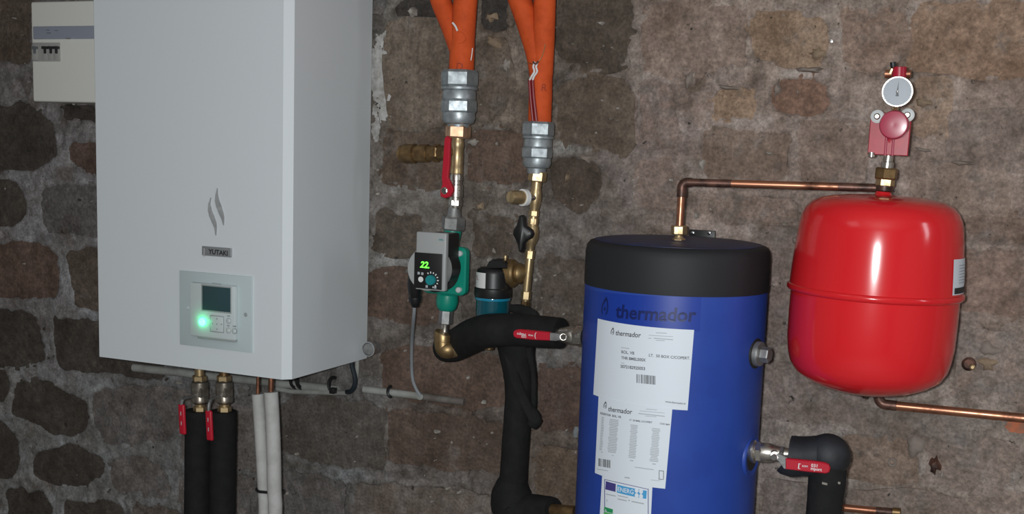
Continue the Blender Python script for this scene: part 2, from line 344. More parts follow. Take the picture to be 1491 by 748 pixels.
# bricks and stone blocks read off the photograph: outline (picture points), tone (linear albedo), mortar smear 0..1, recess behind the mortar face
DK, BR, RB, GB = (0.078, 0.064, 0.051), (0.130, 0.098, 0.073), (0.135, 0.086, 0.063), (0.155, 0.142, 0.133)
MV, TN, RU, CH = (0.225, 0.175, 0.142), (0.245, 0.178, 0.122), (0.190, 0.118, 0.084), (0.060, 0.050, 0.042)
def rc(x0, y0, x1, y1, s=0.0):            # a block whose courses slope by s in the picture
    return [(x0, y0), (x1, y0+s*(x1-x0)), (x1, y1+s*(x1-x0)), (x0, y1)]
BRICKS = [
    (rc(-60, -20, 44, 88), BR, 0.15, 0.004), ([(-60, 158), (45, 153), (69, 178), (77, 195), (83, 226), (66, 240), (31, 250), (-60, 246)], DK, 0.1, 0.006),
    ([(-60, 264), (20, 262), (36, 285), (35, 320), (18, 332), (-60, 330)], DK, 0.1, 0.006), ([(90, 152), (180, 158), (180, 178), (120, 176), (95, 170)], DK, 0.2, 0.006),
    ([(95, 210), (108, 203), (190, 208), (190, 252), (120, 244), (104, 232)], RB, 0.15, 0.006), ([(57, 274), (90, 270), (200, 285), (200, 350), (100, 341), (64, 338)], GB, 0.2, 0.005),
    ([(-60, 352), (20, 352), (74, 362), (83, 384), (85, 430), (60, 436), (-60, 428)], RB, 0.08, 0.006), ([(94, 366), (130, 362), (210, 372), (210, 462), (106, 448), (102, 410)], BR, 0.12, 0.006),
    ([(-60, 450), (48, 456), (58, 490), (62, 528), (20, 530), (-60, 524)], DK, 0.12, 0.006), ([(73, 464), (140, 470), (235, 480), (235, 552), (150, 545), (84, 536), (76, 500)], DK, 0.15, 0.006),
    ([(-60, 538), (5, 542), (10, 565), (7, 590), (-60, 588)], DK, 0.1, 0.006),
    ([(20, 560), (52, 555), (80, 561), (103, 575), (121, 585), (129, 604), (124, 628), (103, 634), (69, 631), (52, 617), (31, 611), (15, 603), (18, 580)], DK, 0.05, 0.006),
    ([(-60, 606), (0, 611), (9, 618), (26, 640), (26, 663), (20, 693), (-60, 700)], DK, 0.05, 0.006),
    ([(45, 666), (62, 657), (86, 650), (107, 649), (128, 659), (149, 673), (143, 690), (121, 706), (90, 705), (62, 700), (45, 693)], DK, 0.05, 0.006),
    ([(7, 716), (60, 712), (72, 740), (72, 790), (7, 785)], DK, 0.1, 0.006), ([(93, 732), (130, 728), (176, 738), (176, 800), (95, 795)], DK, 0.2, 0.006),
    ([(133, 569), (190, 563), (258, 574), (262, 620), (240, 642), (160, 640), (143, 628), (136, 600)], GB, 0.45, 0.002),
    ([(163, 672), (205, 666), (240, 684), (249, 715), (240, 724), (172, 712)], GB, 0.5, 0.001), ([(190, 735), (262, 740), (262, 800), (190, 795)], BR, 0.4, 0.003),
    (rc(262, 690, 366, 800, .1), GB, 0.5, 0.002), (rc(262, 575, 372, 672, .1), GB, 0.55, 0.002),
    ([(410, 590), (440, 578), (545, 590), (560, 610), (560, 684), (520, 681), (440, 668), (416, 655)], (0.135, 0.115, 0.098), 0.22, 0.002),
    ([(410, 692), (450, 690), (500, 702), (505, 790), (410, 780)], GB, 0.35, 0.003), ([(520, 704), (640, 712), (712, 722), (712, 800), (520, 790)], (0.16, 0.125, 0.10), 0.4, 0.002),
    (rc(500, -60, 560, 20, .05), GB, 0.4, 0.003), ([(573, 5), (600, -6), (634, -2), (634, 32), (612, 34), (590, 28), (575, 24)], CH, 0.15, 0.012), ([(692, -30), (735, -30), (742, 0), (736, 42), (705, 46), (694, 34)], CH, 0.1, 0.014),
    ([(566, 44), (600, 36), (648, 40), (650, 120), (646, 172), (610, 184), (572, 178), (566, 120)], (0.20, 0.155, 0.115), 0.22, 0.000),
    (rc(690, 60, 738, 166, .04), (0.18, 0.135, 0.10), 0.3, 0.002), (rc(560, 194, 645, 262, .05), (0.15, 0.105, 0.075), 0.3, 0.003),
    (rc(684, 190, 770, 262, .05), (0.135, 0.085, 0.060), 0.25, 0.003), (rc(545, 308, 612, 366, .06), BR, 0.12, 0.004), (rc(686, 312, 748, 372, .05), (0.13, 0.095, 0.07), 0.25, 0.003),
    ([(540, 396), (560, 392), (598, 398), (640, 404), (640, 470), (590, 464), (540, 458)], RB, 0.12, 0.004), (rc(670, 396, 760, 460, .05), (0.12, 0.095, 0.075), 0.3, 0.003),
    ([(560, 520), (600, 508), (640, 512), (735, 520), (735, 590), (690, 596), (600, 582), (560, 572)], (0.145, 0.092, 0.068), 0.15, 0.002),
    ([(566, 596), (640, 604), (735, 612), (735, 690), (650, 684), (566, 672)], (0.140, 0.095, 0.072), 0.2, 0.002),
    (rc(784, 536, 850, 625, .04), (0.130, 0.080, 0.060), 0.2, 0.002), (rc(782, 652, 850, 742, .03), (0.165, 0.115, 0.080), 0.25, 0.002), (rc(790, 380, 860, 470, .03), (0.14, 0.105, 0.082), 0.3, 0.003),
    ([(807, -30), (900, -30), (915, -6), (921, 20), (912, 60), (914, 84), (880, 94), (812, 86)], (0.105, 0.080, 0.058), 0.12, 0.003),
    ([(808, 122), (850, 116), (912, 124), (924, 150), (922, 200), (904, 224), (868, 214), (812, 208)], (0.145, 0.108, 0.078), 0.18, 0.002),
    ([(804, 232), (846, 228), (876, 244), (878, 280), (850, 308), (822, 304), (806, 290)], (0.100, 0.072, 0.052), 0.15, 0.003),
    ([(944, 14), (960, 8), (1048, 9), (1086, 24), (1090, 100), (1040, 98), (970, 110), (946, 106), (942, 60)], MV, 0.22, 0.000),
    ([(1096, 28), (1150, 26), (1192, 34), (1196, 88), (1180, 94), (1110, 88), (1096, 80)], TN, 0.28, 0.000),
    (rc(934, 122, 986, 204, .03), (0.21, 0.16, 0.135), 0.35, 0.000), ([(1038, 136), (1072, 126), (1092, 130), (1086, 166), (1042, 164)], TN, 0.2, 0.000),
    ([(1124, 146), (1132, 122), (1170, 112), (1204, 120), (1207, 158), (1178, 166), (1140, 158)], RU, 0.1, 0.004),
    (rc(934, 242, 986, 294, .03), (0.20, 0.155, 0.13), 0.3, 0.000), (rc(1034, 192, 1150, 254, .05), (0.21, 0.16, 0.125), 0.3, 0.000), (rc(1164, 182, 1262, 262, .05), (0.21, 0.165, 0.135), 0.32, 0.000),
    (rc(1060, 285, 1160, 322, .05), (0.22, 0.17, 0.14), 0.4, 0.000), (rc(1236, 18, 1316, 92, .03), (0.215, 0.16, 0.125), 0.28, 0.000),
    ([(1326, 20), (1360, 10), (1480, 14), (1560, 20), (1560, 112), (1420, 104), (1330, 98)], (0.235, 0.165, 0.115), 0.22, 0.000),
    (rc(1332, 122, 1376, 196, .04), (0.22, 0.165, 0.12), 0.3, 0.000), (rc(1388, 166, 1560, 232, .06), (0.20, 0.165, 0.14), 0.3, 0.000), (rc(1340, 246, 1460, 300, .07), (0.20, 0.16, 0.13), 0.35, 0.000),
    (rc(1408, 312, 1560, 344, .07), (0.19, 0.145, 0.115), 0.3, 0.001), (rc(1398, 364, 1560, 450, .08), (0.205, 0.155, 0.125), 0.25, 0.000), (rc(1110, 330, 1160, 400, .06), (0.20, 0.16, 0.14), 0.35, 0.001),
    (rc(1116, 420, 1150, 490, .06), (0.19, 0.15, 0.13), 0.4, 0.001), (rc(1112, 530, 1250, 600, .08), (0.21, 0.175, 0.155), 0.4, 0.000), (rc(1395, 480, 1560, 570, .08), (0.20, 0.165, 0.14), 0.45, 0.000),
    (rc(1240, 640, 1334, 690, .08), (0.195, 0.15, 0.115), 0.25, 0.000), (rc(1350, 640, 1470, 700, .09), (0.20, 0.165, 0.14), 0.35, 0.000), (rc(1240, 716, 1400, 800, .08), (0.19, 0.155, 0.13), 0.35, 0.000),
    (rc(1112, 706, 1172, 800, .06), (0.19, 0.16, 0.14), 0.4, 0.000), (rc(1250, 590, 1400, 632, .09), (0.20, 0.17, 0.145), 0.45, 0.000), (rc(1420, 715, 1560, 800, .09), (0.20, 0.165, 0.14), 0.35, 0.0),
]
def wall_xz(p): q = at(p[0], p[1], 0.0); return (q[0], q[2])
bricks = [([wall_xz(p) for p in poly], tone, sm, rcs) for poly, tone, sm, rcs in BRICKS]
# courses of the same wall beyond the picture's edges
row = 0; z = 0.02
while z < 2.36:
    h = 0.118; x = -1.92+(0.14 if row % 2 else 0.0)
    while x < 2.2:
        w = RND.uniform(0.19, 0.27); px, py = proj((x+w/2, 0, z+h/2))
        if not (-130 < px < 1600 and -70 < py < 850):
            t = RND.choice((BR, GB, MV, DK) if px < 700 else (MV, TN, (0.2, 0.16, 0.135)))
            bricks.append(([(x, z), (x+w, z), (x+w, z+h), (x, z+h)], t, 0.25, 0.001))
        x += w+0.022
    z += h+0.022; row += 1

def outline(poly, seed, step=0.014, jit=0.0055):
    rr = random.Random(seed); P = [np.array(p) for p in poly]; out = []
    # round the corners of the polygon a little, then sample and roughen it
    Q = []
    for i in range(len(P)):
        a, b, c = P[i-1], P[i], P[(i+1) % len(P)]; r = min(0.010, 0.25*np.linalg.norm(a-b), 0.25*np.linalg.norm(c-b))
        Q += [b+(a-b)/np.linalg.norm(a-b)*r, b+(c-b)/np.linalg.norm(c-b)*r]
    for i in range(len(Q)):
        a, b = Q[i], Q[(i+1) % len(Q)]; n = max(1, int(np.linalg.norm(b-a)/step))
        for k in range(n): out.append(a+(b-a)*k/n)
    out = np.array(out); c = out.mean(0)
    nx = fbm(out[:, 0]+seed*3.1, out[:, 1], 0.05, 5)*jit*2; nz = fbm(out[:, 0], out[:, 1]+seed*1.7, 0.05, 9)*jit*2
    return out+np.stack([nx, nz], 1)
brick_out = [outline(b[0], i) for i, b in enumerate(bricks)]

def poly_sd(x, z, poly):
    d = np.full(x.shape, 1e9); inside = np.zeros(x.shape, bool); n = len(poly)
    for i in range(n):
        ax, az = poly[i]; bx, bz = poly[(i+1) % n]; ex, ez = bx-ax, bz-az
        t = np.clip(((x-ax)*ex+(z-az)*ez)/(ex*ex+ez*ez+1e-12), 0, 1)
        d = np.minimum(d, (x-ax-t*ex)**2+(z-az-t*ez)**2)
        if abs(ez) > 1e-12:
            cond = ((az > z) != (bz > z)) & (x < ex*(z-az)/ez+ax); inside ^= cond
    d = np.sqrt(d); return np.where(inside, -d, d)

# mortar face: a real relief, opened around every brick
xs = np.concatenate([np.arange(-1.95, -1.45, 0.025), np.arange(-1.45, 1.50, 0.0058), np.arange(1.50, 2.25, 0.025), [2.25]])
zs = np.concatenate([np.arange(0.0, 0.36, 0.025), np.arange(0.36, 2.02, 0.0058), np.arange(2.02, 2.40, 0.025), [2.40]])
GX, GZ = np.meshgrid(xs, zs)
relief = fbm(GX, GZ, 0.30, 3, 3)*0.008+fbm(GX, GZ, 0.07, 21, 5, 0.62)*0.0095+fbm(GX, GZ, 0.016, 44, 3)*0.0035
_px = 745+(GX-at(745, 300, 0)[0])/mpp(at(745, 300, 0))
relief = relief*(1+0.9*np.exp(-((_px-740)/190)**2))
pits = np.clip(vnoise(GX, GZ, 0.035, 77)*vnoise(GX, GZ, 0.011, 78)-0.62, 0, 1)*0.05
Yw = -relief+pits                                     # negative Y comes towards the viewer
cutmask = np.zeros_like(GX)
edge_n = fbm(GX, GZ, 0.045, 63, 4, 0.6)*0.011
for (poly, tone, sm, rcs), ol in zip(bricks, brick_out):
    x0, z0 = ol.min(0)-0.03; x1, z1 = ol.max(0)+0.03
    i0, i1 = np.searchsorted(zs, (z0, z1)); j0, j1 = np.searchsorted(xs, (x0, x1))
    if i1 <= i0 or j1 <= j0: continue
    sd = poly_sd(GX[i0:i1, j0:j1], GZ[i0:i1, j0:j1], ol)+edge_n[i0:i1, j0:j1]
    c = 1-sstep(-0.006, 0.003, sd); sub = cutmask[i0:i1, j0:j1]; np.maximum(sub, c, out=sub)
Yw = Yw+cutmask*0.030

# mortar tone: limewash grey at the right, dirty brown in the middle, cool grey at the left
PX = np.zeros_like(GX); PY = np.zeros_like(GX)
vx, vy, vz = GX-CAM[0], 0-CAM[1]+0*GX, GZ-CAM[2]
dz = vx*FW[0]+vy*FW[1]+vz*FW[2]; PX = CXP+FPX*(vx*RT[0]+vy*RT[1]+vz*RT[2])/dz; PY = CYP-FPX*(vx*UP[0]+vy*UP[1]+vz*UP[2])/dz
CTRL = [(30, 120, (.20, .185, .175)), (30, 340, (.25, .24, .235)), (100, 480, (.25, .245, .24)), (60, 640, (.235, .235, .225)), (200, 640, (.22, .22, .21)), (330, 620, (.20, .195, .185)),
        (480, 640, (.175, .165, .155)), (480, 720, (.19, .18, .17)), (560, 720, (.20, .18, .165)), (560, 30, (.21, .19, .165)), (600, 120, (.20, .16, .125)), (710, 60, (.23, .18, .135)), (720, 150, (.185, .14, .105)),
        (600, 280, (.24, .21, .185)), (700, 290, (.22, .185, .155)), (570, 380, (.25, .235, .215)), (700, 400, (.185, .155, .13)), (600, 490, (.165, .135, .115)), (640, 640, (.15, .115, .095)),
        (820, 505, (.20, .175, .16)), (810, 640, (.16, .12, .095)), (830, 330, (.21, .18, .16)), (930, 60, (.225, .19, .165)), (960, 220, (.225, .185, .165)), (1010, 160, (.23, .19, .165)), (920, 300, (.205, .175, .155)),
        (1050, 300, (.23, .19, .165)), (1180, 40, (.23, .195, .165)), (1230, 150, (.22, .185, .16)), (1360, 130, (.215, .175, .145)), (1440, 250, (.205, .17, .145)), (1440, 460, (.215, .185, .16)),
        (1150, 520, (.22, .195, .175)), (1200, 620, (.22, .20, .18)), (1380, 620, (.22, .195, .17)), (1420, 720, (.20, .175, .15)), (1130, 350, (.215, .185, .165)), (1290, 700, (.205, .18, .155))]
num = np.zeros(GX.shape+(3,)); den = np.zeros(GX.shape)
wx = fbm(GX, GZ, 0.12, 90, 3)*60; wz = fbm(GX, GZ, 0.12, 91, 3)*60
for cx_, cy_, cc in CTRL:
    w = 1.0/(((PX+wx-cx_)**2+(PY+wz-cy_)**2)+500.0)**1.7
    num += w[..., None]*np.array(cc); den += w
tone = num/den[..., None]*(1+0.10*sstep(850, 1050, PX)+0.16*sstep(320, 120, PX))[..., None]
def wall_tint(p):          # wall tint: bluish daylight painted in at left, brown lime mid, pale limewash right
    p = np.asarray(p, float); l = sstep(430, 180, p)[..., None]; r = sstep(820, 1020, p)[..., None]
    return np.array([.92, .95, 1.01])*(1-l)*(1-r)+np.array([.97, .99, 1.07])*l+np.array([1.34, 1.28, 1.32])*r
blot = fbm(GX, GZ, 0.07, 101, 5, 0.65); blot2 = fbm(GX, GZ, 0.025, 131, 3, 0.6)
dirt = sstep(0.05, 0.5, blot)*0.55
tone = tone*(1-dirt[..., None])+np.array([.115, .085, .062])*dirt[..., None]
lime = sstep(0.22, 0.6, fbm(GX, GZ, 0.05, 151, 4, 0.6))*0.30
tone = tone*(1-lime[..., None])+np.array([.34, .32, .30])*lime[..., None]
tone = tone*(1+0.30*blot2)[..., None]
STAINS_AND_SHADOW = [  # marks with a shape of their own, and a painted vessel shadow: picture x, y, half width, half height, tone, amount
    (812, 214, 48, 12, (.36, .34, .31), .8), (606, 278, 52, 13, (.34, .32, .30), .7), (566, 380, 34, 13, (.36, .35, .33), .7), (1160, 108, 34, 7, (.40, .37, .34), .6), (1062, 172, 60, 16, (.30, .27, .24), .6),
    (1010, 118, 22, 20, (.10, .075, .055), .8), (1008, 98, 8, 26, (.42, .39, .36), .7), (1408, 505, 24, 26, (.08, .065, .055), .7), (1386, 490, 12, 60, (.09, .07, .06), .6), (1290, 612, 60, 14, (.12, .10, .085), .5),  # tall dark strip at the vessel's right edge is its shadow, painted in
    (700, 110, 14, 60, (.30, .24, .18), .6), (745, 140, 16, 90, (.26, .205, .16), .6), (620, 120, 24, 60, (.16, .12, .085), .5), (655, 195, 90, 10, (.12, .09, .065), .5), (1330, 60, 12, 60, (.32, .29, .26), .6),
    (1250, 200, 60, 40, (.26, .235, .215), .6), (1450, 110, 60, 8, (.33, .29, .26), .7), (930, 60, 14, 80, (.27, .23, .20), .6), (480, 690, 80, 12, (.24, .24, .24), .7), (560, 640, 12, 80, (.25, .225, .20), .6),
    (590, 720, 30, 22, (.30, .28, .26), .6), (660, 700, 50, 8, (.25, .22, .20), .5), (450, 610, 50, 18, (.11, .10, .09), .5), (250, 560, 80, 18, (.16, .155, .15), .6), (820, 518, 40, 18, (.28, .26, .24), .6), (970, 262, 60, 22, (.27, .235, .21), .5),
    (1130, 300, 22, 10, (.13, .12, .105), .6), (1440, 350, 60, 8, (.12, .095, .08), .6), (1180, 650, 40, 30, (.27, .25, .235), .5), (1130, 700, 30, 40, (.26, .235, .22), .5), (1345, 150, 26, 10, (.34, .25, .16), .5), (548, 30, 20, 26, (.10, .09, .08), .6)]
for k, (sx_, sy_, rx_, ry_, cc, am) in enumerate(STAINS_AND_SHADOW):
    e = ((PX-sx_)/rx_)**2+((PY-sy_-0.05*(PX-sx_))/ry_)**2
    n_ = fbm(GX, GZ, 0.05, 400+7*k, 4, 0.65)
    mk = sstep(1.15, 0.35, e+n_*1.5)*am
    tone = tone*(1-mk[..., None])+np.array(cc)*mk[..., None]

m, nt, b = newmat('old_mortar')
va = nt.nodes.new('ShaderNodeVertexColor'); va.layer_name = 'tone'
def grit(nt, basecol, b, fine=170, bumpstr=0.8):
    n0 = noise_node(nt, 8.5, 5, 0.62); r0 = ramp(nt, n0.outputs['Fac'], 0.32, 0.68, (0.66, 0.61, 0.56, 1), (1.26, 1.29, 1.32, 1))
    basecol = mixc(nt, 1.0, basecol, r0.outputs['Color'], 'MULTIPLY')
    n1 = noise_node(nt, 38, 6, 0.7); r1 = ramp(nt, n1.outputs['Fac'], 0.30, 0.70, (0.56, 0.54, 0.51, 1), (1.40, 1.39, 1.37, 1))
    c1 = mixc(nt, 1.0, basecol, r1.outputs['Color'], 'MULTIPLY')
    n2 = noise_node(nt, fine, 3, 0.6); r2 = ramp(nt, n2.outputs['Fac'], 0.25, 0.75, (0.62, 0.61, 0.60, 1), (1.36, 1.36, 1.36, 1))
    c2 = mixc(nt, 1.0, c1, r2.outputs['Color'], 'MULTIPLY')
    n3 = noise_node(nt, 62, 2, 0.5); r3 = ramp(nt, n3.outputs['Fac'], 0.77, 0.80)      # lime flecks
    c3 = mixc(nt, r3.outputs['Color'], c2, (0.48, 0.45, 0.41))
    n5 = noise_node(nt, 48, 2, 0.5, 'Generated') if False else noise_node(nt, 47, 3, 0.6)
    r5 = ramp(nt, n5.outputs['Fac'], 0.27, 0.33, (1, 1, 1, 1), (0, 0, 0, 1))             # dark pits
    c4 = mixc(nt, r5.outputs['Color'], c3, (0.035, 0.027, 0.022))
    nt.links.new(c4, b.inputs['Base Color'])
    n4 = noise_node(nt, 75, 8, 0.7); bp = nt.nodes.new('ShaderNodeBump'); bp.inputs['Strength'].default_value = bumpstr; bp.inputs['Distance'].default_value = 0.006
    nt.links.new(n4.outputs['Fac'], bp.inputs['Height']); nt.links.new(bp.outputs[0], b.inputs['Normal'])
    b.inputs['Roughness'].default_value = 0.70; b.inputs['Specular IOR Level'].default_value = 0.5
grit(nt, va.outputs['Color'], b)
MORTAR = m
m, nt, b = newmat('old_brick')
oi = nt.nodes.new('ShaderNodeObjectInfo')
ns = noise_node(nt, 16, 5, 0.65)
sub = nt.nodes.new('ShaderNodeMath'); sub.operation = 'ADD'; nt.links.new(ns.outputs['Fac'], sub.inputs[0]); nt.links.new(oi.outputs['Alpha'], sub.inputs[1])
rs = ramp(nt, sub.outputs[0], 0.70, 0.92, (0, 0, 0, 1), (1, 1, 1, 1))
grit(nt, mixc(nt, rs.outputs['Color'], oi.outputs['Color'], (0.215, 0.190, 0.178)), b, 150, 0.85)
BRICKM = m

tone = tone*wall_tint(PX)
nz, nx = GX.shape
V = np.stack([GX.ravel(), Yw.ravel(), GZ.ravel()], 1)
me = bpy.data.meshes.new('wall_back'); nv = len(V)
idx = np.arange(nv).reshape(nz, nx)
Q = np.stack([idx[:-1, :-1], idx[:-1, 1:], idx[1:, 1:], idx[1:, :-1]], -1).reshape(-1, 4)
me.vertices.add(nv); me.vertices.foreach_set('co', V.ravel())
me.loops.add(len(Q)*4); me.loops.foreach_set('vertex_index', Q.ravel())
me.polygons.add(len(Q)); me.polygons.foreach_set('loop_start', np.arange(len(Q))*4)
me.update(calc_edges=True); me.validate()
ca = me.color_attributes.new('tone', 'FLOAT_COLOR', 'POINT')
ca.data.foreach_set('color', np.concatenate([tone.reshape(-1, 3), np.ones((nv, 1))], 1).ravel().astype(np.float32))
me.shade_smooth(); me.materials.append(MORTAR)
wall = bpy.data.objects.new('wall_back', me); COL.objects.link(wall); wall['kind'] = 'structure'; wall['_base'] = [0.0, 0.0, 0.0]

def brick_geo(ol, rcs, seed):
    rr = random.Random(seed); c = ol.mean(0); n = len(ol)
    R0 = None
    def ring(ins, y, j):
        out = []
        for p in ol:
            d = c-p; L = np.linalg.norm(d); q = p+d/L*min(ins, 0.45*L)
            out.append((q[0], y+rr.uniform(-j, j), q[1]))
        return out
    k = rcs-0.001
    R0 = [(q[0], 0.060, q[2]) for q in ring(-0.016, 0, 0)]
    rings = [R0, ring(-0.016, k+0.0015, 0.0008), ring(0.008, k, 0.0012), ring(0.028, k-0.001, 0.0022)]
    v = [p for r in rings for p in r]; f = []
    for i in range(3):
        for j in range(n):
            f.append((i*n+j, i*n+(j+1) % n, (i+1)*n+(j+1) % n, (i+1)*n+j))
    v.append((c[0], k-0.002, c[1])); ci = len(v)-1
    for j in range(n): f.append((3*n+j, 3*n+(j+1) % n, ci))
    return v, f
for i, ((poly, tn, sm, rcs), ol) in enumerate(zip(bricks, brick_out)):
    bo = obj('brick', brick_geo(ol, rcs, i), BRICKM, wall, 60)
    k = random.Random(i).uniform(0.9, 1.1)
    cc = wall_tint(proj((ol[:, 0].mean(), 0, ol[:, 1].mean()))[0])*k
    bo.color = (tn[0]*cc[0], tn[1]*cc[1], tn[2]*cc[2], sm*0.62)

# other surfaces of the cellar room, outside the picture
structure('floor', g_abox(-1.95, 3.6, -4.2, 0.0, -0.1, 0.0), 'concrete')
structure('ceiling', g_abox(-1.95, 3.6, -4.2, 0.0, 2.40, 2.5), 'plaster')
structure('wall_left', g_abox(-2.05, -1.95, -4.2, 0.0, 0.0, 2.4), 'plaster')
structure('wall_right', g_abox(3.6, 3.7, -4.2, 0.0, 0.0, 2.4), 'plaster')
structure('wall_front', g_abox(-1.95, 3.6, -4.3, -4.2, 0.0, 2.4), 'plaster')
structure('wall_back_side', g_abox(2.25, 3.6, 0.0, 0.1, 0.0, 2.4), 'plaster')

# small marks that belong to the wall
def blob(px, py, r, ry, Y=0.0, thick=0.006, seed=0, n=14, rot=0.0):
    rr = random.Random(seed); c = at(px, py, 0.0); s = mpp(c); out = []
    ks = [rr.uniform(0.55, 1.25) for _ in range(n)]
    for k0, yy in ((1.0, 0.004), (0.80, -thick*0.35), (0.40, -thick*.8)):
        ring = []
        for j in range(n):
            a = 2*PI*j/n; x = math.cos(a)*r*ks[j]*k0; z_ = math.sin(a)*ry*ks[j]*k0
            x, z_ = x*math.cos(rot)-z_*math.sin(rot), x*math.sin(rot)+z_*math.cos(rot)
            ring.append((c[0]+x*s, Y+yy, c[2]+z_*s))
        out.append(ring)
    return g_rings(out)
for k, (px, py, r, ry, mtl, th) in enumerate([
        (1332, 648, 13, 19, 'lump', .012), (1438, 529, 16, 11, 'tanlump', .010), (1440, 508, 16, 12, 'lump', .010), (602, 17, 8, 7, 'crumb', .018), (638, 628, 6, 4, 'crumb', .012),
        (843, 565, 0, 0, None, 0), (1022, 238, 5, 9, 'crumb', .010), (977, 262, 5, 4, 'crumb', .008), (1015, 313, 4, 7, 'crumb', .008), (1142, 326, 5, 2.5, 'crumb', .008), (1120, 223, 8, 2.5, 'crumb', .008),
        (705, 585, 4, 4, 'crumb', .010), (653, 710, 4, 3, 'crumb', .010), (669, 716, 4, 3, 'crumb', .010), (876, 34, 7, 3, 'crumb', .010), (262, 556, 6, 3, 'crumb', .010), (433, 660, 3, 2.5, 'crumb', .010),
        (1342, 218, 14, 3, 'lump', .008), (1400, 237, 18, 4, 'lump', .008), (1060, 128, 20, 4, 'lump', .010), (1003, 118, 5, 14, 'lump', .010), (1180, 102, 22, 5, 'lump', .012), (1132, 128, 5, 12, 'lump', .012),
        (1344, 150, 14, 8, 'tanlump', .008), (1190, 78, 12, 9, 'tanlump', .010), (737, 95, 6, 9, 'crumb', .008), (720, 60, 16, 8, 'tanlump', .010), (716, 25, 10, 7, 'tanlump', .012), (827, 258, 4, 8, 'tanlump', .010),
        (852, 230, 12, 6, 'lump', .010), (690, 206, 10, 5, 'crumb', .006), (700, 300, 8, 6, 'tanlump', .008), (1372, 690, 3, 6, 'crumb', .006), (1160, 350, 7, 5, 'lump', .01)]):
    if mtl: obj('mortar_lump', blob(px, py, r, ry, -0.003, th, k, rot=-0.1*(k % 3)), mtl, wall, 60)
# peeling white paint left of the orange pipes: several flakes
crumbs = MB(); rc_ = random.Random(99)
for k in range(170):
    if k < 110: px, py = rc_.uniform(545, 930), rc_.uniform(5, 740)
    else: px, py = rc_.uniform(0, 1491), rc_.uniform(5, 745)
    r = rc_.uniform(0.9, 2.6)*(1.6 if rc_.random() < .12 else 1)
    crumbs.add(*blob(px, py, r, r*rc_.uniform(.5, 1.0), -0.003, rc_.uniform(.003, .008), 500+k, 7, rc_.uniform(0, 3)))
o = obj('mortar_crumbs', crumbs, 'crumb', wall, 60); o['kind'] = 'stuff'
def crust(px, py, rx, ry, seed, thr, proud=0.0016, step=0.0026):
    c = at(px, py, 0.0); m_ = mpp(c); n_i, n_j = int(rx*m_/step), int(ry*m_/step)
    X = c[0]+np.arange(-n_i, n_i+1)*step; Z = c[2]+np.arange(-n_j, n_j+1)*step; XX, ZZ = np.meshgrid(X, Z)
    j = np.clip(np.searchsorted(xs, XX), 1, len(xs)-1); i = np.clip(np.searchsorted(zs, ZZ), 1, len(zs)-1)
    YY = np.minimum(np.minimum(Yw[i, j], Yw[i-1, j-1]), np.minimum(Yw[i, j-1], Yw[i-1, j])); YY = np.minimum(YY, 0.004)-proud
    e = ((XX-c[0])/(rx*m_))**2+((ZZ-c[2])/(ry*m_))**2
    keep = (fbm(XX, ZZ, 0.03, seed, 4, 0.6)-e*0.9) > thr
    XX = XX+fbm(XX, ZZ, 0.006, seed+5, 1)*step*.7; ZZ = ZZ+fbm(XX, ZZ, 0.006, seed+9, 1)*step*.7
    W_ = len(X); v = [(XX.flat[q], YY.flat[q], ZZ.flat[q]) for q in range(XX.size)]; f = []
    for a in range(len(Z)-1):
        for b_ in range(W_-1):
            if keep[a, b_]: f.append((a*W_+b_, a*W_+b_+1, (a+1)*W_+b_+1, (a+1)*W_+b_))
    used = sorted({q for p in f for q in p}); mp = {q: n for n, q in enumerate(used)}
    return [v[q] for q in used], [tuple(mp[q] for q in p) for p in f]
for px, py, rx_, ry_, sd_, th_ in ((556, 112, 26, 66, 31, -0.72), (546, 176, 9, 32, 37, -0.5), (556, 70, 10, 14, 41, -0.3)):
    o = obj('white_paint_patch', crust(px, py, rx_, ry_, sd_, th_), 'whitepaint', wall, 60); o['kind'] = 'stuff'
for px, py, rx_, ry_, sd_, th_ in ((1147, 580, 24, 13, 52, -0.75), (1474, 575, 16, 12, 57, -0.6), (1482, 622, 18, 10, 61, -0.55)):
    o = obj('orange_paint_mark', crust(px, py, rx_, ry_, sd_, th_), 'orangepaint', wall, 60); o['kind'] = 'stuff'

# ================================================================== BOILER
BF = -0.348                                          # front plane
xa = at(142.5, 518, BF)[0]; xb = at(419, 554.5, BF)[0]; zb = 0.5*(at(142.5, 518, BF)[2]+at(419, 554.5, BF)[2]); zt = zb+0.89
xb0 = at(407.5, 553, BF)[0]                           # where the chamfer begins
boiler = thing('wall_boiler', 'tall white wall-hung boiler cabinet with a lit control panel', 'boiler', ((xa+xb)/2, -0.18, zb))
ch = 0.016
def plan(x0, x1, y0, y1, c): return [(x0, y1), (x0, y0+c*0.3), (x0+c*0.3, y0), (x1-c, y0), (x1, y0+c), (x1, y1)]
pl = plan(xa, xb, BF, -0.018, ch)
obj('casing', g_rings([[(x, y, zb) for x, y in pl], [(x, y, zt) for x, y in pl]]), 'white', boiler, 20)
obj('rear_frame', g_abox(xa+0.03, xb-0.03, -0.018, 0.006, zb+0.02, zt-.02, 0.002), 'white', boiler, 30)
obj('underside_tray', g_abox(xa+0.02, xb-0.02, BF+0.02, -0.03, zb-0.004, zb+0.01, 0.001), 'underside', boiler, 30)
def prect(x0, y0, x1, y1, Y):                         # picture rectangle -> world x and z ranges on a depth plane
    ym = (y0+y1)/2; xm = (x0+x1)/2
    return at(x0, ym, Y)[0], at(x1, ym, Y)[0], at(xm, y1, Y)[2], at(xm, y0, Y)[2]
def pbox(x0, y0, x1, y1, Y, th, bevel=0.001, dz=0.0):
    X0, X1, Z0, Z1 = prect(x0, y0, x1, y1, Y); return g_abox(X0, X1, Y-th, Y+0.003, Z0+dz, Z1+dz, bevel)
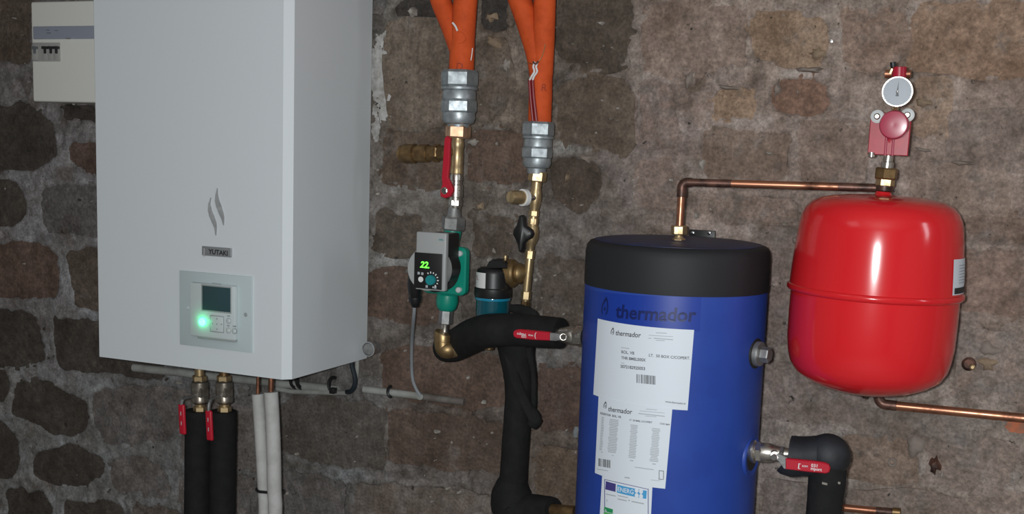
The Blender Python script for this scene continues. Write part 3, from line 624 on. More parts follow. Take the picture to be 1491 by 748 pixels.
cp = obj('control_panel', pbox(263, 398, 368, 507, BF, 0.004), 'panel', boiler, 30)
ctl = obj('controller', pbox(281, 413, 346.5, 491, BF-0.004, 0.012, 0.003), 'controller', boiler, 40)
CF = BF-0.016
def part_on_ctl(name, geo, mtl): return obj(name, geo, mtl, ctl, 40)
part_on_ctl('screen_frame', pbox(293.5, 415.5, 337, 454.5, CF, 0.001, 0.0003), 'controller_line')
part_on_ctl('screen', pbox(295, 417.5, 335.5, 452.5, CF-0.0008, 0.001, 0.0003), 'lcd')
c = at(294.5, 468.5, CF); part_on_ctl('status_light', g_lathe(c+EY*0.002, -EY, [(0, .0085), (.004, .008), (.0065, .005), (.0075, .001)], 20), 'led')
led = lamp('led_glow', 'POINT', tuple(c-EY*.012), 0.016, (0.02, 1.0, 0.36), 0.004)
part_on_ctl('keypad_rim', pbox(305.5, 459, 326.5, 484, CF, 0.0012, 0.002), 'controller_line')
part_on_ctl('keypad', pbox(307, 460.2, 325, 482.8, CF-0.001, 0.0022, 0.002), 'controller')
for px, py in ((316, 464), (316, 479), (309.5, 471), (322.5, 472), (316, 471.5)):
    c = at(px, py, CF-0.003); part_on_ctl('arrow_mark', g_box(c, unit(EX+EZ), unit(EX-EZ), EY, .0016, .0016, .0005), 'controller_line')
for px, py in ((333, 467), (332.5, 481), (341, 482)):
    c = at(px, py, CF); bt = part_on_ctl('button', g_lathe(c+EY*.002, -EY, [(0, .0052), (.0028, .0052), (.0036, .0042), (.0037, .0005)], 16), 'controller')
    part_on_ctl('button_ring', g_lathe(c+EY*.002, -EY, [(0, .0064), (.0022, .0064), (.0024, .005), (.0024, .0005)], 16), 'controller_line')
    part_on_ctl('button_mark', pbox(px-2, py-8, px+2, py-6.2, CF, .0005, 0), 'controller_line')
part_on_ctl('lower_lip', pbox(292, 490.5, 346, 494.5, BF-0.004, .011, .001), 'controller_line')
part_on_ctl('maker_mark', text_plane('HITACHI', (309, 413.8), (322, 415.2), CF, height=1.0, bold=0.01), 'controller_line')
for px, py, mtl in ((358, 458, 'controller_line'), (273, 448, 'panel')):
    c = at(px, py, BF-.004); obj('panel_screw', g_lathe(c+EY*.002, -EY, [(0, .0045), (.003, .0045), (.004, .0035), (.0041, .0005)], 14), mtl, boiler, 40)
np_ = obj('name_plate', pbox(295.5, 359.5, 337.5, 373, BF, 0.004, 0.0012), 'plate', boiler, 40)
obj('lettering', text_plane('YUTAKI', (303.2, 369.2), (331.5, 372.0), BF-0.004, bold=0.03, height=1.0), 'ink', np_, 0)
for x0 in (296.3, 335.2): obj('plate_end', pbox(x0, 361, x0+1.6, 373, BF-.004, .0008, .0003), 'silver', np_, 40)
def flame(pts):                                       # lens shaped stroke: list of (px, py, half width px)
    L = [at(x-w, y, BF-.002) for x, y, w in pts]; Rr = [at(x+w, y, BF-.002) for x, y, w in pts]
    return g_prism(L+Rr[::-1], EY, 0.004)
obj('flame_emblem', flame([(316.3, 273.5, .4), (315.3, 283, 1.8), (315.8, 292, 3.2), (318.5, 301, 4.0), (321.6, 310, 3.6), (324, 318, 2.2), (325.2, 328, .4)]), 'silver', boiler, 0)
obj('flame_emblem', flame([(306.8, 287.5, .4), (304.6, 297, 1.5), (305.2, 306, 2.8), (308.2, 315, 3.6), (311.6, 324, 3.2), (313.6, 332, 1.8), (314, 343, .4)]), 'silver', boiler, 0)

# ------------------------------------------------------------------ breaker box
YB = -0.10
bx0 = at(46.5, 78, YB)[0]; bz1 = at(90, 1.5, YB)[2]; bz0 = at(92, 148.6, YB)[2]; bx1 = xa-0.035
bbx = thing('breaker_box', 'off-white plastic breaker box half hidden behind the boiler cabinet', 'breaker box', ((bx0+bx1)/2, -0.05, bz0))
obj('enclosure', g_abox(bx0, bx1, YB+.012, 0.012, bz0, bz1, 0.006, 3), 'box', bbx, 40)
obj('front_cover', g_abox(bx0-.001, bx1, YB, YB+.03, bz0, bz1, 0.005, 3), 'box', bbx, 40)
X0, X1, Z0, Z1 = prect(49, 38, 133, 57, YB)
obj('door_window', g_abox(X0, bx1-0.01, YB-.003, YB+.01, Z0, Z1, 0.002), 'boxwin', bbx, 40)
obj('door_highlight', pbox(97, 55.5, 105, 57.2, YB-.003, .004, .0005), 'chrome', bbx, 30)  # chrome strip put in for the highlight on the window edge
X0, X1, Z0, Z1 = prect(48, 62, 88, 89.5, YB)
obj('breaker_window', g_abox(X0, X1, YB-.0015, YB+.01, Z0, Z1, 0.0005), 'breaker', bbx, 30)
for k, px in enumerate((51.5, 66.5, 75, 83)):
    br = obj('breaker', pbox(px-4, 66, px+3.6, 87, YB-.001, .003, .0004), 'breaker', bbx, 30)
    obj('toggle', pbox(px-3.6, 67.5, px+3.2, 71.5, YB-.003, .007, .001), 'ink' if k else 'midink', br, 30)
    obj('toggle_stem', pbox(px-1.2, 71, px+1.4, 78, YB-.003, .005, .001), 'ink' if k else 'midink', br, 30)
for x0, x1, y in ((68, 74, 47.5), (67, 72, 43.5), (80, 84, 44)): obj('label_print', pbox(x0, y, x1, y+1.0, YB-.003, .0006, 0), 'midink', bbx, 0)

# ------------------------------------------------------------------ valves and pipes under the boiler
def under_valve(xc, x_l, ylev0, ylev1, lab, dark):
    ax = Axis((xc, 540), (xc+1.0, 605), -0.20)
    t = thing('shutoff_valve', lab, 'valve', ax.P(590), 'shutoff valves under the boiler')
    obj('tail_piece', ax.lathe([(528, 7), (552, 7)]), 'brassdull' if dark else 'brass', t)
    obj('top_nut', ax.hex(546, 555, 10, 10), 'brass', t, 20)
    obj('valve_body', ax.lathe([(553, 9), (556, 12), (562, 12.5), (568, 12), (576, 11.5), (579, 13), (584, 13), (586, 10), (588, 7.5)]), 'nickelshade', t)
    obj('union_nut', ax.hex(562, 577, 12.5, 20), 'nickelshade', t, 20)
    obj('lower_neck', ax.lathe([(586, 7), (596, 7), (598, 8.5)]), 'brass', t)
    obj('lower_nut', ax.hex(591, 600, 9.5, 0), 'brass', t, 20)
    # lever: red sleeve hanging down in front of the foam, on a stem from the valve
    hm = ax.m(600); Yl = -0.262
    top = at(x_l, ylev0, Yl); bot = at(x_l+2.2, ylev1, Yl)
    stem = ax.P(574)
    obj('lever_stem', g_tube(fillet([stem, np.array([stem[0]*.35+top[0]*.65, Yl+.01, stem[2]]), top+EZ*.012, top-EZ*.01], .01), .004, 8), 'greysteel', t)
    obj('lever', g_box((top+bot)/2, EX, EY, unit(top-bot), 5.4*hm, .0045, np.linalg.norm(top-bot)/2, .004, 3), 'redlever', t, 40)
    for q in (0.30, 0.62): 
        cc = top+(bot-top)*q; obj('lever_print', g_box(cc-EY*.0048, EX, EY, EZ, .0010, .0003, .0045), 'greyink', t, 0)
    return t
under_valve(290.5, 264.5, 588, 632, 'shutoff valve under the boiler, the left one with its red lever beside the foam', False)
under_valve(326, 304, 597, 641, 'shutoff valve under the boiler, the right one with its red lever between the foam sleeves', True)
for (x0, x1, yt, lab) in ((269.5, 308, 597, 'left black foam-wrapped pipe of the pair under the boiler'), (306, 344.5, 598, 'right black foam-wrapped pipe of the pair under the boiler')):
    xc = (x0+x1)/2; ax = Axis((xc, yt), (xc-1.5, 760), -0.20); hw = (x1-x0)/2
    zf = ax.B[2]; t = thing('insulated_pipe', lab, 'pipe', (ax.B[0], -0.20, 0.0), 'black insulated pipes under the boiler')
    P = [ax.P(yt+k*(760-yt)/8) for k in range(9)]; P.append(np.array([P[-1][0]-.004, -0.2, 0.004]))
    r = hw*ax.m(650)*0.99
    obj('foam_sleeve', g_tube(P, [r*.98, r*1.01]+[r]*(len(P)-2), 24, jitter=.012, seed=int(x0)), 'foam', t, 50)
    obj('inner_pipe', g_lathe(ax.P(yt)+EZ*.008, -EZ, [(0, .0095), (.03, .0095)], 14), 'brassdull', t)

# white sleeved copper lines
for (xt, yt, xm, ym, xb_, hw, lab) in ((375.5, 573, 380, 640, 385, 9, 'left one of the two white-sleeved copper lines below the boiler'), (394.5, 570, 398, 640, 400.5, 10.5, 'right thicker one of the two white-sleeved copper lines below the boiler')):
    Y = -0.25-(.012 if hw > 10 else 0); P = [at(xt, yt, Y), at(xm, ym, Y), at(xb_-1, 712, Y), at(xb_, 760, Y)]
    t = thing('refrigerant_line', lab, 'pipe', (P[-1][0], Y, 0), 'white sleeved copper lines')
    P2 = smooth_path(P+[np.array([P[-1][0]-.01, Y, .35]), np.array([P[-1][0]-.01, Y, .004])], 5)
    obj('white_sleeve', g_tube(P2, hw*mpp(P[0]), 20, jitter=.01, seed=int(xt)), 'whitefoam', t, 50)
    top = at(xt+ (0.5), 545, Y)
    obj('copper_tube', g_tube([P[0]-EZ*.02, P[0]+EZ*.005, np.array([top[0], Y, zb+.006])], (2.6 if hw < 10 else 4.0)*mpp(P[0]), 12), 'copper', t)
ca_, cb_ = at(384.5, 713, -0.25), at(400.5, 714, -0.25)
rr_ = 10.1*mpp(ca_); ring = []
for k in range(33):
    a = 2*PI*k/32; base_ = ca_ if math.cos(a) < 0 else cb_
    ring.append(base_+EX*math.cos(a)*rr_*1.02+EY*math.sin(a)*rr_*1.08+EZ*(-.002*math.cos(a)))
single('cable_tie', 'black cable tie around the two white sleeved lines', 'cable tie', g_tube(ring, .0034, 8), 'black')

# ------------------------------------------------------------------ conduits and cables at the wall
def conduit(pts, r, lab, mtl='conduit'):
    return single('conduit', lab, 'conduit', g_tube([at(x, y, Y) for x, y, Y in pts], r, 14), mtl)
conduit([(195, 535, -.022), (262, 542, -.022), (300, 547, -.022), (438, 561, -.022), (492, 567.5, -.022)], .0105, 'grey conduit on the wall from under the boiler to the black cable, upper of two')
conduit([(395, 564.5, -.026), (425, 570, -.026), (505, 572, -.026)], .006, 'short thin grey conduit just below the wider one under the boiler corner')
t = thing('conduit', 'grey conduit with dusty right end where the pump cable enters', 'conduit', at(605, 575, -.02))
obj('clean_length', g_tube([at(530, 566.5, -.022), at(612, 576.5, -.022)], 5.4*mpp(at(570, 570, -.022)), 14), 'conduit', t)
obj('dusty_length', g_tube([at(611, 576.5, -.021), at(640, 580.5, -.020), at(676, 585, -.016)], 5.2*mpp(at(570, 570, -.022)), 14), 'conduitdirty', t)
obj('entry_ring', g_lathe(at(612, 577, -.03), (0.2, -1, 0), [(0, .0078), (.004, .0078), (.005, .006), (.005, .001)], 16), 'conduit', t)
conduit([(520.5, 520, -.024), (519.5, 545, -.024), (517, 556, -.024)], .0055, 'short upright grey conduit behind the hanging black cable')
P = smooth_path([at(511.5, 522, -.05), at(513, 534, -.05), at(517, 550, -.05), at(516, 562, -.048), at(511, 569, -.044), at(505, 570.5, -.036)], 6)
single('hanging_cable', 'dark cable hanging from the boiler corner and hooking round the conduit', 'cable', g_tube(P, .0058, 10), 'cableblue')
def clip(cx_, cy_, r, a0, a1, w, lab, Y=-.03, tab=None):
    P = []
    for k in range(13):
        a = math.radians(a0+(a1-a0)*k/12); q = at(cx_, cy_, Y); s = mpp(q)
        P.append(q+EX*math.cos(a)*r*s*.75+EZ*math.sin(a)*r*s)
    g = MB().add(*g_tube(P, w, 8, flat=1.3))
    if tab: g.add(*pbox(*tab, Y-.004, .012, .001))
    return single('pipe_clip', lab, 'clip', g, 'black')
clip(486, 560, 11, 70, 290, .0042, 'open black pipe clip shaped like a C beside the hanging cable', tab=(483, 564, 490, 572))
clip(440, 553, 12, 175, 265, .0055, 'small black clip under the boiler corner, right one of a pair')
clip(430, 553, 11, 185, 275, .0045, 'small dark clip under the boiler corner, left one of a pair')
clip(570, 570, 8, 100, 265, .0040, 'black clip on the grey conduit near the pump cable')
c = at(536.5, 508, -.06)
t = thing('round_knockout_cap', 'round clear-rimmed cap sticking out behind the boiler side', 'cap', c)
obj('cap_face', g_lathe(c+EY*.03, -EY, [(0, .015), (.028, .015), (.030, .013), (.030, .001)], 24), 'greysteel', t)
obj('cap_rim', g_lathe(c+EY*.03, -EY, [(.022, .015), (.022, .0175), (.032, .0175), (.032, .0155), (.026, .015)], 24), 'chrome', t)
P = smooth_path([at(604, 440, -.18), at(602.5, 462, -.165), at(600, 495, -.09), at(599.5, 530, -.05), at(601, 552, -.04), at(606, 566, -.036), at(612.5, 576.5, -.034)], 8)
single('pump_cable', 'grey cable from the pump plug down to the wall conduit', 'cable', g_tube(P, .0038, 10), 'cablegrey')

# ================================================================== ORANGE PIPES AND STEEL UNIONS
YC = -0.11
def opipe(lab, branches, trunk, letter, lx):
    base_ = at(trunk[-1][0], trunk[-1][1], YC); t = thing('orange_pipe', lab, 'pipe', base_, 'orange sleeved pipes')
    s = mpp(base_)
    for br in branches:
        P = smooth_path([at(x, y, Y) for x, y, w, Y in br], 5); R = interp([w*s for x, y, w, Y in br], len(P))
        obj('branch', g_tube(P, R, 22), 'orange', t, 60)
    P = smooth_path([at(x, y, YC) for x, y, w in trunk], 4); R = interp([w*s for x, y, w in trunk], len(P))
    obj('sleeve', g_tube(P, R, 26), 'orange', t, 60)
    rad = trunk[-1][2]*s
    # handwritten letter on the sleeve, bent round it
    V, F = text_geo(letter, size=0.021, shear=0.1); V = V-V.mean(0); ax_ = at(float(np.interp(lx[1], [q[1] for q in trunk], [q[0] for q in trunk])), lx[1], YC)
    th0 = lx[2]; pts = []
    for p in V:
        a = th0+p[0]/rad; pts.append(ax_+np.array([math.cos(a), math.sin(a), 0])*(rad+.0012)+EZ*p[1])
    obj('pen_letter', (pts, F), 'penmark', t, 0)
    return t
o1 = opipe('orange sleeved pipe nearer the boiler, two strands joining above its steel union', [[(600, -110, 15, -.11), (629, -40, 15, -.11), (642, 2, 15, -.11), (657, 40, 14.5, -.11), (669, 75, 14, -.112)], [(688, -110, 16, -.11), (682, -40, 17, -.11), (677, 10, 17.5, -.11), (674, 50, 18, -.11), (673, 80, 17, -.11)]],
      [(674, 40, 16), (673, 65, 18.2), (672.5, 85, 18.3), (671.5, 108, 18.3)], 'D', (667, 98, math.radians(-70)))
o2 = opipe('orange sleeved pipe farther from the boiler, tied with red and white wires', [[(715, -110, 17, -.11), (742, -40, 17, -.11), (757, 0, 17, -.11), (770, 40, 16, -.11), (781, 80, 15, -.112), (785, 110, 14, -.11)], [(795, -110, 16, -.11), (794, -40, 16, -.11), (793, 10, 16, -.11), (791, 60, 16.5, -.11), (789, 110, 16, -.11)]],
      [(789, 80, 15), (788, 105, 16.6), (787, 140, 17), (785.5, 182, 17)], 'R', (793, 128, math.radians(-50)))
# foil scraps and ties on the orange pipes
def seam(parent, pts, r, mtl, nm='tie_wire', Y=YC-.032):
    return obj(nm, g_tube(smooth_path([at(x, y, Y) for x, y in pts], 5), r, 8), mtl, parent, 50)
seam(o1, [(659, 33), (663, 38), (666, 45)], .0022, 'print_white', 'foil_scrap')
seam(o1, [(666, 46), (674, 48), (678, 56), (674, 62), (668, 63)], .0006, 'orange', 'seam_line')
seam(o1, [(688, 70), (687, 80), (685.5, 88)], .0011, 'print_white', 'foil_scrap', YC-.008)
t = thing('sensor_wires', 'dark red and white sensor wires twisted onto the right orange pipe', 'wire', at(778, 130, YC-.04))
for dx in (0, 4.5):
    obj('red_wire', g_tube([at(771+dx, 116, YC-.031), at(772.5+dx, 140, YC-.032), at(776+dx*1.15, 176, YC-.03)], .0034, 10), 'redwire', t)
    obj('white_end', g_tube(smooth_path([at(779+dx*.9, 90, YC-.034), at(776.5+dx*.9, 97, YC-.035), at(778+dx*.9, 104, YC-.035), at(774+dx*.8, 111, YC-.034), at(771+dx, 117, YC-.032)], 4), .0021, 8), 'print_white', t)
obj('tie_wire', g_tube(smooth_path([at(768, 91, YC-.030), at(775, 93, YC-.034), at(783, 91, YC-.034), at(790, 80, YC-.030), at(794, 64, YC-.026)], 5), .0008, 6), 'brassdull', t)
obj('tie_twist', g_tube(smooth_path([at(776, 90, YC-.036), at(780, 93, YC-.038), at(784, 89, YC-.036)], 4), .0020, 8), 'copperdark', t)

def steel_union(a, b, k, lab):
    ax = Axis(a, b, YC); y0 = a[1]; t = thing('pipe_union', lab, 'pipe fitting', ax.P(b[1]), 'galvanised unions')
    obj('top_nut', ax.hex(y0, y0+25*k, 25.5*k, k > .9 and 16 or 6), 'steel', t, 20)
    obj('collar', ax.lathe([(y0+24*k, 24*k), (y0+25*k, 27*k), (y0+28*k, 27*k), (y0+30*k, 23*k)]), 'steel', t)
    obj('upper_body', ax.lathe([(y0+29*k, 23*k), (y0+32*k, 24.5*k), (y0+42*k, 24.5*k), (y0+45*k, 22*k)]), 'steel', t)
    obj('body_nut', ax.hex(y0+42*k, y0+63*k, 24.5*k, k > .9 and 12 or 4), 'steel', t, 20)
    obj('lower_body', ax.lathe([(y0+62*k, 23.5*k), (y0+70*k, 24.5*k), (y0+77*k, 21.5*k), (y0+79*k, 16.5*k), (y0+88*k, 15.5*k)]), 'steel', t)
    return t
u1 = steel_union((669.5, 102), (667.5, 190), 1.0, 'large galvanised steel union below the orange pipe nearer the boiler')
u2 = steel_union((784.5, 177), (781, 250), 0.86, 'smaller galvanised steel union below the orange pipe with wires')

# ------------------------------------------------------------------ left riser: tee, ball valve, pump, elbow
ax = Axis((667.5, 182), (663, 300), YC)
t = thing('brass_tee', 'brass tee with a side branch pointing to the boiler', 'pipe fitting', ax.P(258))
obj('bush', ax.hex(182, 201, 17.5, 16), 'bronze', t, 20)
obj('run', ax.lathe([(199, 9), (204, 8.5), (206, 9.3), (214, 9.3), (215, 8.8), (242, 8.8), (243, 9.4), (252, 9.4), (254, 8)]), 'brass', t)
sx = Axis((664, 222), (583, 224), YC, YC+.01)
obj('branch', sx.lathe([(664, 9), (648, 10.5), (640, 11), (625, 11), (624, 13), (611, 13), (610, 11.5), (606, 11.5), (605, 14), (590, 14), (588, 12), (584, 12), (583, 9)]), 'brassdull', t)
obj('branch_nut', sx.hex(641, 631, 12.5, 5), 'brassdull', t, 20)
t = thing('ball_valve', 'nickel ball valve with an upright red lever above the pump', 'valve', ax.P(290))
obj('valve_body', ax.lathe([(251, 8), (256, 9.5), (262, 9.5), (263, 8.5), (268, 8.5), (269, 10), (286, 10.5), (287, 9), (292, 9), (302, 8.4), (306, 7.5)]), 'nickel', t)
obj('valve_nut', ax.hex(290, 300, 9.5, 12), 'nickel', t, 20)
bs = at(649.5, 277.5, YC-.03); st = ax.P(277.5)
obj('stem', g_tube([st, bs], .006, 12), 'nickel', t)
Yv = YC-.034; s = mpp(bs)
lv = [(646.8, 201), (650.5, 197.5), (654.8, 201), (653.5, 240), (651.5, 258), (655.5, 266), (659.5, 277), (655, 286), (648, 288.5), (641, 286), (640.5, 278), (643.5, 268), (642.5, 258), (644, 240)]
obj('lever', g_prism([at(x, y, Yv-.006) for x, y in lv], EY, .009, .0018), 'redlever', t, 40)
obj('lever_nut', g_hex(at(648, 277.5, Yv-.005), -EY, 0, .006, .0062, 0, EX), 'chrome', t, 20)
obj('lever_washer', g_lathe(at(648, 277.5, Yv-.004), -EY, [(0, .0078), (.0035, .0078), (.0036, .002)], 18), 'nickel', t)
ax2 = Axis((662, 300), (646, 500), YC)
t = thing('steel_pump_union', 'grey steel union nut joining ball valve to pump top', 'pipe fitting', ax2.P(332))
obj('cone', ax2.lathe([(301, 8), (304, 9), (314, 10.5), (318, 13)]), 'greysteel', t)
obj('nut', ax2.hex(315, 334.5, 16.5, 22), 'greysteel', t, 20)

pc = ax2.P(393)                                       # pump centre on the riser
pump = thing('circulation_pump', 'green circulation pump with grey round head and a lit green display', 'pump', pc)
obj('top_port', ax2.lathe([(332, 12.5), (336, 13), (346, 12), (352, 10.5), (372, 11)]), 'teal', pump)
obj('bottom_port', ax2.lathe([(412, 11), (424, 12), (428, 15.5), (438, 16.5), (447, 14.5), (451, 10.5)]), 'teal', pump)
PF = YC-.055
obj('volute', g_lathe(pc+EY*.03, -EY, [(0, .018), (.008, .036), (.03, .044), (.062, .044), (.078, .041), (.080, .035)], 40), 'teal', pump, 50)
fc = at(646, 393.5, PF); q = []
for k in range(4):
    for j in range(7):
        a = math.radians(k*90+j*15); q.append(fc+EX*(math.cos(a)*.013+(.039 if k in (0, 3) else -.039))+EZ*(math.sin(a)*.013+(.039 if k in (0, 1) else -.039)))
obj('flange', g_prism(q, EY, .018, .003), 'teal', pump, 40)
for dx in (-.039, .039):
    for dz_ in (-.039, .039):
        bc = fc+EX*dx+EZ*dz_; obj('flange_bolt', g_lathe(bc+EY*.003, -EY, [(0, .0062), (.010, .0062), (.012, .0045), (.012, .001)], 14), 'washer', pump)
hc = at(624.8, 391.5, -.252)
mc = np.array([hc[0], 0, hc[2]])
def at_y(p, Y): return np.array([p[0], Y, p[2]])
mx, mz = fc[0], fc[2]
cen = np.array([(fc[0]+hc[0])/2, 0, (fc[2]+hc[2])/2])
obj('motor_can', g_lathe(np.array([fc[0], PF+.004, fc[2]]), -EY, [(0, .036), (.012, .041), (.05, .041), (.055, .039)], 40), 'black', pump, 50)
for k in range(8):
    y_ = PF-.012-.0042*k; obj('cooling_rib', g_lathe(np.array([fc[0], y_, fc[2]]), -EY, [(0, .041), (.0004, .0435), (.0018, .0435), (.0022, .041)], 32), 'black', pump, 50)
HF = -.262
hd = obj('head', g_lathe(at_y(hc, HF+.030), -EY, [(0, .043), (.003, .0448), (.031, .0448), (.0325, .0435)], 48), 'pumpgrey', pump, 30)
obj('head_back', g_lathe(at_y(hc, HF+.080), -EY, [(0, .036), (.002, .040), (.052, .040)], 40), 'black', pump, 40)
X0, X1, Z0, Z1 = prect(606.5, 338, 650, 420, HF)
X0b, X1b, Z0b, Z1b = prect(603.5, 368, 644.5, 421.5, HF)
obj('terminal_box', g_abox(X0, X1, HF-.004, HF+.010, Z0b-.001, Z1, .003, 3), 'pumpgrey', pump, 40)
obj('terminal_box_back', g_abox(X0+.006, X1-.014, HF+.010, HF+.088, Z0b+.02, Z1-.004, .004, 3), 'black', pump, 40)
fp = obj('front_panel', g_abox(X0b+.002, X1b+.001, HF-.006, HF, Z0b+.002, Z1b, .0012), 'black', pump, 40)
GF = HF-.006
obj('display_digits', text_plane('22.', (611.5, 389.0), (625.0, 390.3), GF, bold=.02, shear=.2), 'digits', fp, 0)
c = at(628, 407.5, GF)
obj('dial_knob', g_lathe(c+EY*.002, -EY, [(0, .0108), (.009, .0104), (.010, .0095), (.010, .001)], 28), 'tealknob', fp, 40)
for k in range(9):
    a = math.radians(120-k*24); obj('dial_mark', g_box(c+EX*math.cos(a)*.0155+EZ*math.sin(a)*.0155-EY*.0004, EX*math.cos(a)+EZ*math.sin(a), -EX*math.sin(a)+EZ*math.cos(a), EY, .0016+.0004*(k % 2), .0011, .0004), 'print_white', fp, 0)
c2 = at(612.8, 406.5, GF)
obj('button_ring', g_lathe(c2+EY*.001, -EY, [(.0004, .0043), (.0004, .0058), (.0018, .0058), (.0018, .0043)], 20), 'print_white', fp, 40)
obj('button', g_lathe(c2+EY*.001, -EY, [(0, .0026), (.0028, .0026), (.003, .0006)], 14), 'print_white', fp, 40)
for px, py in ((609.7, 397.5), (615, 398.3), (621.4, 416.8), (633.8, 418.2)):
    obj('symbol_mark', pbox(px-1.6, py-1.9, px+1.6, py+1.9, GF, .0006, .0002), 'greyink', fp, 0)
obj('maker_mark', text_plane('wilo', (638.5, 349.8), (645.5, 350.6), HF-.004, bold=.02), 'tealknob', pump, 0)
pa = Axis((603.5, 405), (604.5, 446), -.20, -.175)
obj('cable_plug', pa.lathe([(402, 9), (412, 11), (424, 10), (430, 8.5), (432, 9.5), (438, 9), (440, 7), (445, 6)]), 'black', pump)

t = thing('brass_elbow', 'brass elbow at the pump outlet turning into black foam', 'pipe fitting', ax2.P(520))
obj('nut', ax2.hex(450, 471, 9.6, 10), 'greysteel', t, 20)
obj('nipple', ax2.lathe([(470, 6.2), (474, 5.8), (482, 6.2), (488, 7)]), 'nickel', t)
A = ax2.P(484); YE = YC-.014; s = mpp(A)
e0 = at(645.5, 486, YE); e1_ = at(644.8, 498, YE); e2_ = at(646.5, 507, YE); e3_ = at(652, 509, YE); e4_ = at(660, 507, YE+.012)
obj('collar', g_tube([at(646.2, 484, YE), e0, at(645.2, 496, YE)], [13*s, 13.6*s, 13.6*s], 24), 'brassmid', t)
obj('bend', g_tube(smooth_path([at(645.2, 494, YE), e1_, e2_, e3_, e4_], 5), 12.6*s, 22), 'brassmid', t, 60)
obj('outlet_ring', g_tube([at(656, 507.5, YE+.006), at(663, 506, YE+.014)], 13.4*s, 22), 'brass', t)

# ------------------------------------------------------------------ right riser: tee with cap, black butterfly valve, pipe
ax3 = Axis((783.5, 246), (765, 440), YC)
t = thing('brass_drain_tee', 'brass tee with a capped white-ringed drain below the smaller steel union', 'pipe fitting', ax3.P(300))
obj('bush', ax3.hex(249, 264, 12.6, 12), 'brass', t, 20)
obj('run', ax3.lathe([(262, 7.5), (275, 7.2), (279, 8.5), (288, 9.2), (297, 8.2), (303, 6.6), (309, 6.4)]), 'brass', t)
obj('run_nut', ax3.hex(305, 314, 7.2, 8), 'brass', t, 20)
da = Axis((782, 288), (741, 287), YC, YC-.075)
obj('stub', da.lathe([(782, 5), (772, 4.5), (764, 5.5)]), 'nickel', t)
obj('white_ring', da.lathe([(766, 6), (765, 12.5), (760, 12.5), (759, 6)]), 'print_white', t)
obj('cap', da.lathe([(761, 8), (760, 10), (752, 10.2), (746, 9.6), (743, 8.8), (742, 6), (741.8, .5)]), 'brass', t)
t = thing('butterfly_valve', 'small brass valve with a black butterfly handle', 'valve', ax3.P(360))
obj('valve_body', ax3.lathe([(312, 6), (318, 6.8), (326, 6.8), (329, 8.5), (336, 9.8), (345, 9.8), (352, 8), (356, 5.5), (364, 5)]), 'brass', t)
obj('valve_nut', ax3.hex(316, 326, 7.2, 8), 'brass', t, 20)
hb = at(760, 340, YC-.045)
obj('handle_stem', g_tube([ax3.P(340), hb+EY*.002], .007, 12), 'black', t)
bf = [(755, 314), (758.5, 313), (761.5, 315), (763, 328), (768, 331), (773, 335), (774.8, 341), (772, 347), (766, 350), (762, 354), (760, 364), (757.5, 367.5), (754.5, 366), (753, 356), (749.5, 348), (746, 341), (746.5, 335), (751, 328)]
obj('handle', g_prism([at(x, y, YC-.052) for x, y in bf], EY, .014, .004), 'black', t, 50)
t = thing('brass_riser', 'thin upright brass pipe with hexagon nuts beside the separator', 'pipe', ax3.P(440))
obj('upper_nut', ax3.hex(363, 376, 6.6, 12), 'brass', t, 20)
obj('tube', ax3.lathe([(358, 4.8), (374, 5.8), (378, 6.2), (424, 6.0), (446, 5)]), 'brass', t)
obj('lower_nut', ax3.hex(423, 436, 7, 12), 'brass', t, 20)
obj('tail_nut', ax3.hex(438, 450, 6.4, 30), 'brassdull', t, 20)

# ------------------------------------------------------------------ separator
YS = -.125
axs = Axis((719.5, 380), (716, 480), YS); sm_ = mpp(axs.P(420))
t = thing('dirt_separator', 'black-capped dirt separator with blue glass bowl and brass side port', 'filter', axs.P(478))
obj('cap', axs.lathe([(389, 8), (389.5, 20), (392, 23.5), (397, 24.8), (416, 25.2), (419, 26)], 40), 'black', t, 40)
obj('cap_ring', axs.lathe([(417, 25), (419, 27.3), (430, 27.5), (432.5, 26)], 40), 'black', t, 40)
obj('glass_rim', axs.lathe([(431.5, 26.2), (433, 26.6), (435.5, 26.0), (436, 24.5)], 40), 'blueclear', t, 40)
obj('bowl', axs.lathe([(434, 24.6), (452, 24.6), (470, 24.2), (480, 22)], 40), 'blueglass', t, 40)
obj('cap_boss', g_prism([at(x, y, YS-.02) for x, y in ((706, 391), (711, 381), (717, 377.5), (730, 378.5), (736, 384), (737, 391))], EY, .035, .003), 'black', t, 40)
R = 25.3*sm_; lbl = []; n = 8
axc = axs.P(405)
for zpx, k in ((395.5, 0), (417.5, 1)):
    zz = axs.P(zpx)[2]; lbl.append([(axc[0]+math.cos(a)*(R+.0008), axc[1]+math.sin(a)*(R+.0008), zz) for a in np.radians(np.linspace(-154, -92, n))])
lb = obj('label_sticker', g_rings(lbl, closed=False, cap0=False, cap1=False), 'print_white', t)
V, F = text_geo('TL', size=.0125); pts = []
for p in V:
    a = math.radians(-142)+p[0]/R; pts.append((axc[0]+math.cos(a)*(R+.0014), axc[1]+math.sin(a)*(R+.0014), axs.P(406.5)[2]+p[1]))
obj('sticker_letters', (pts, F), 'redwire', lb, 0)
bx_ = Axis((736, 397.5), (768, 398), YS+.012, YC)
obj('port_knob', bx_.lathe([(735, 10), (738, 19.5), (748, 20), (751, 18), (753, 12.5), (756, 12.5), (757, 15.5), (760, 14), (764, 10), (768, 6)], 36), 'brassmid', t, 30)
for k in range(4): 
    u = 739.5+k*2.4; obj('port_thread', bx_.lathe([(u, 19.4), (u+.5, 20.6), (u+1.1, 20.6), (u+1.6, 19.4)], 36), 'brassmid', t, 30)
va_ = Axis((736, 372), (735, 386), YS)
obj('vent_screw', va_.lathe([(371, 2), (372, 3.4), (376, 3.4), (377, 2.2), (380, 2.2), (381, 4), (386, 4)], 14), 'brass', t)

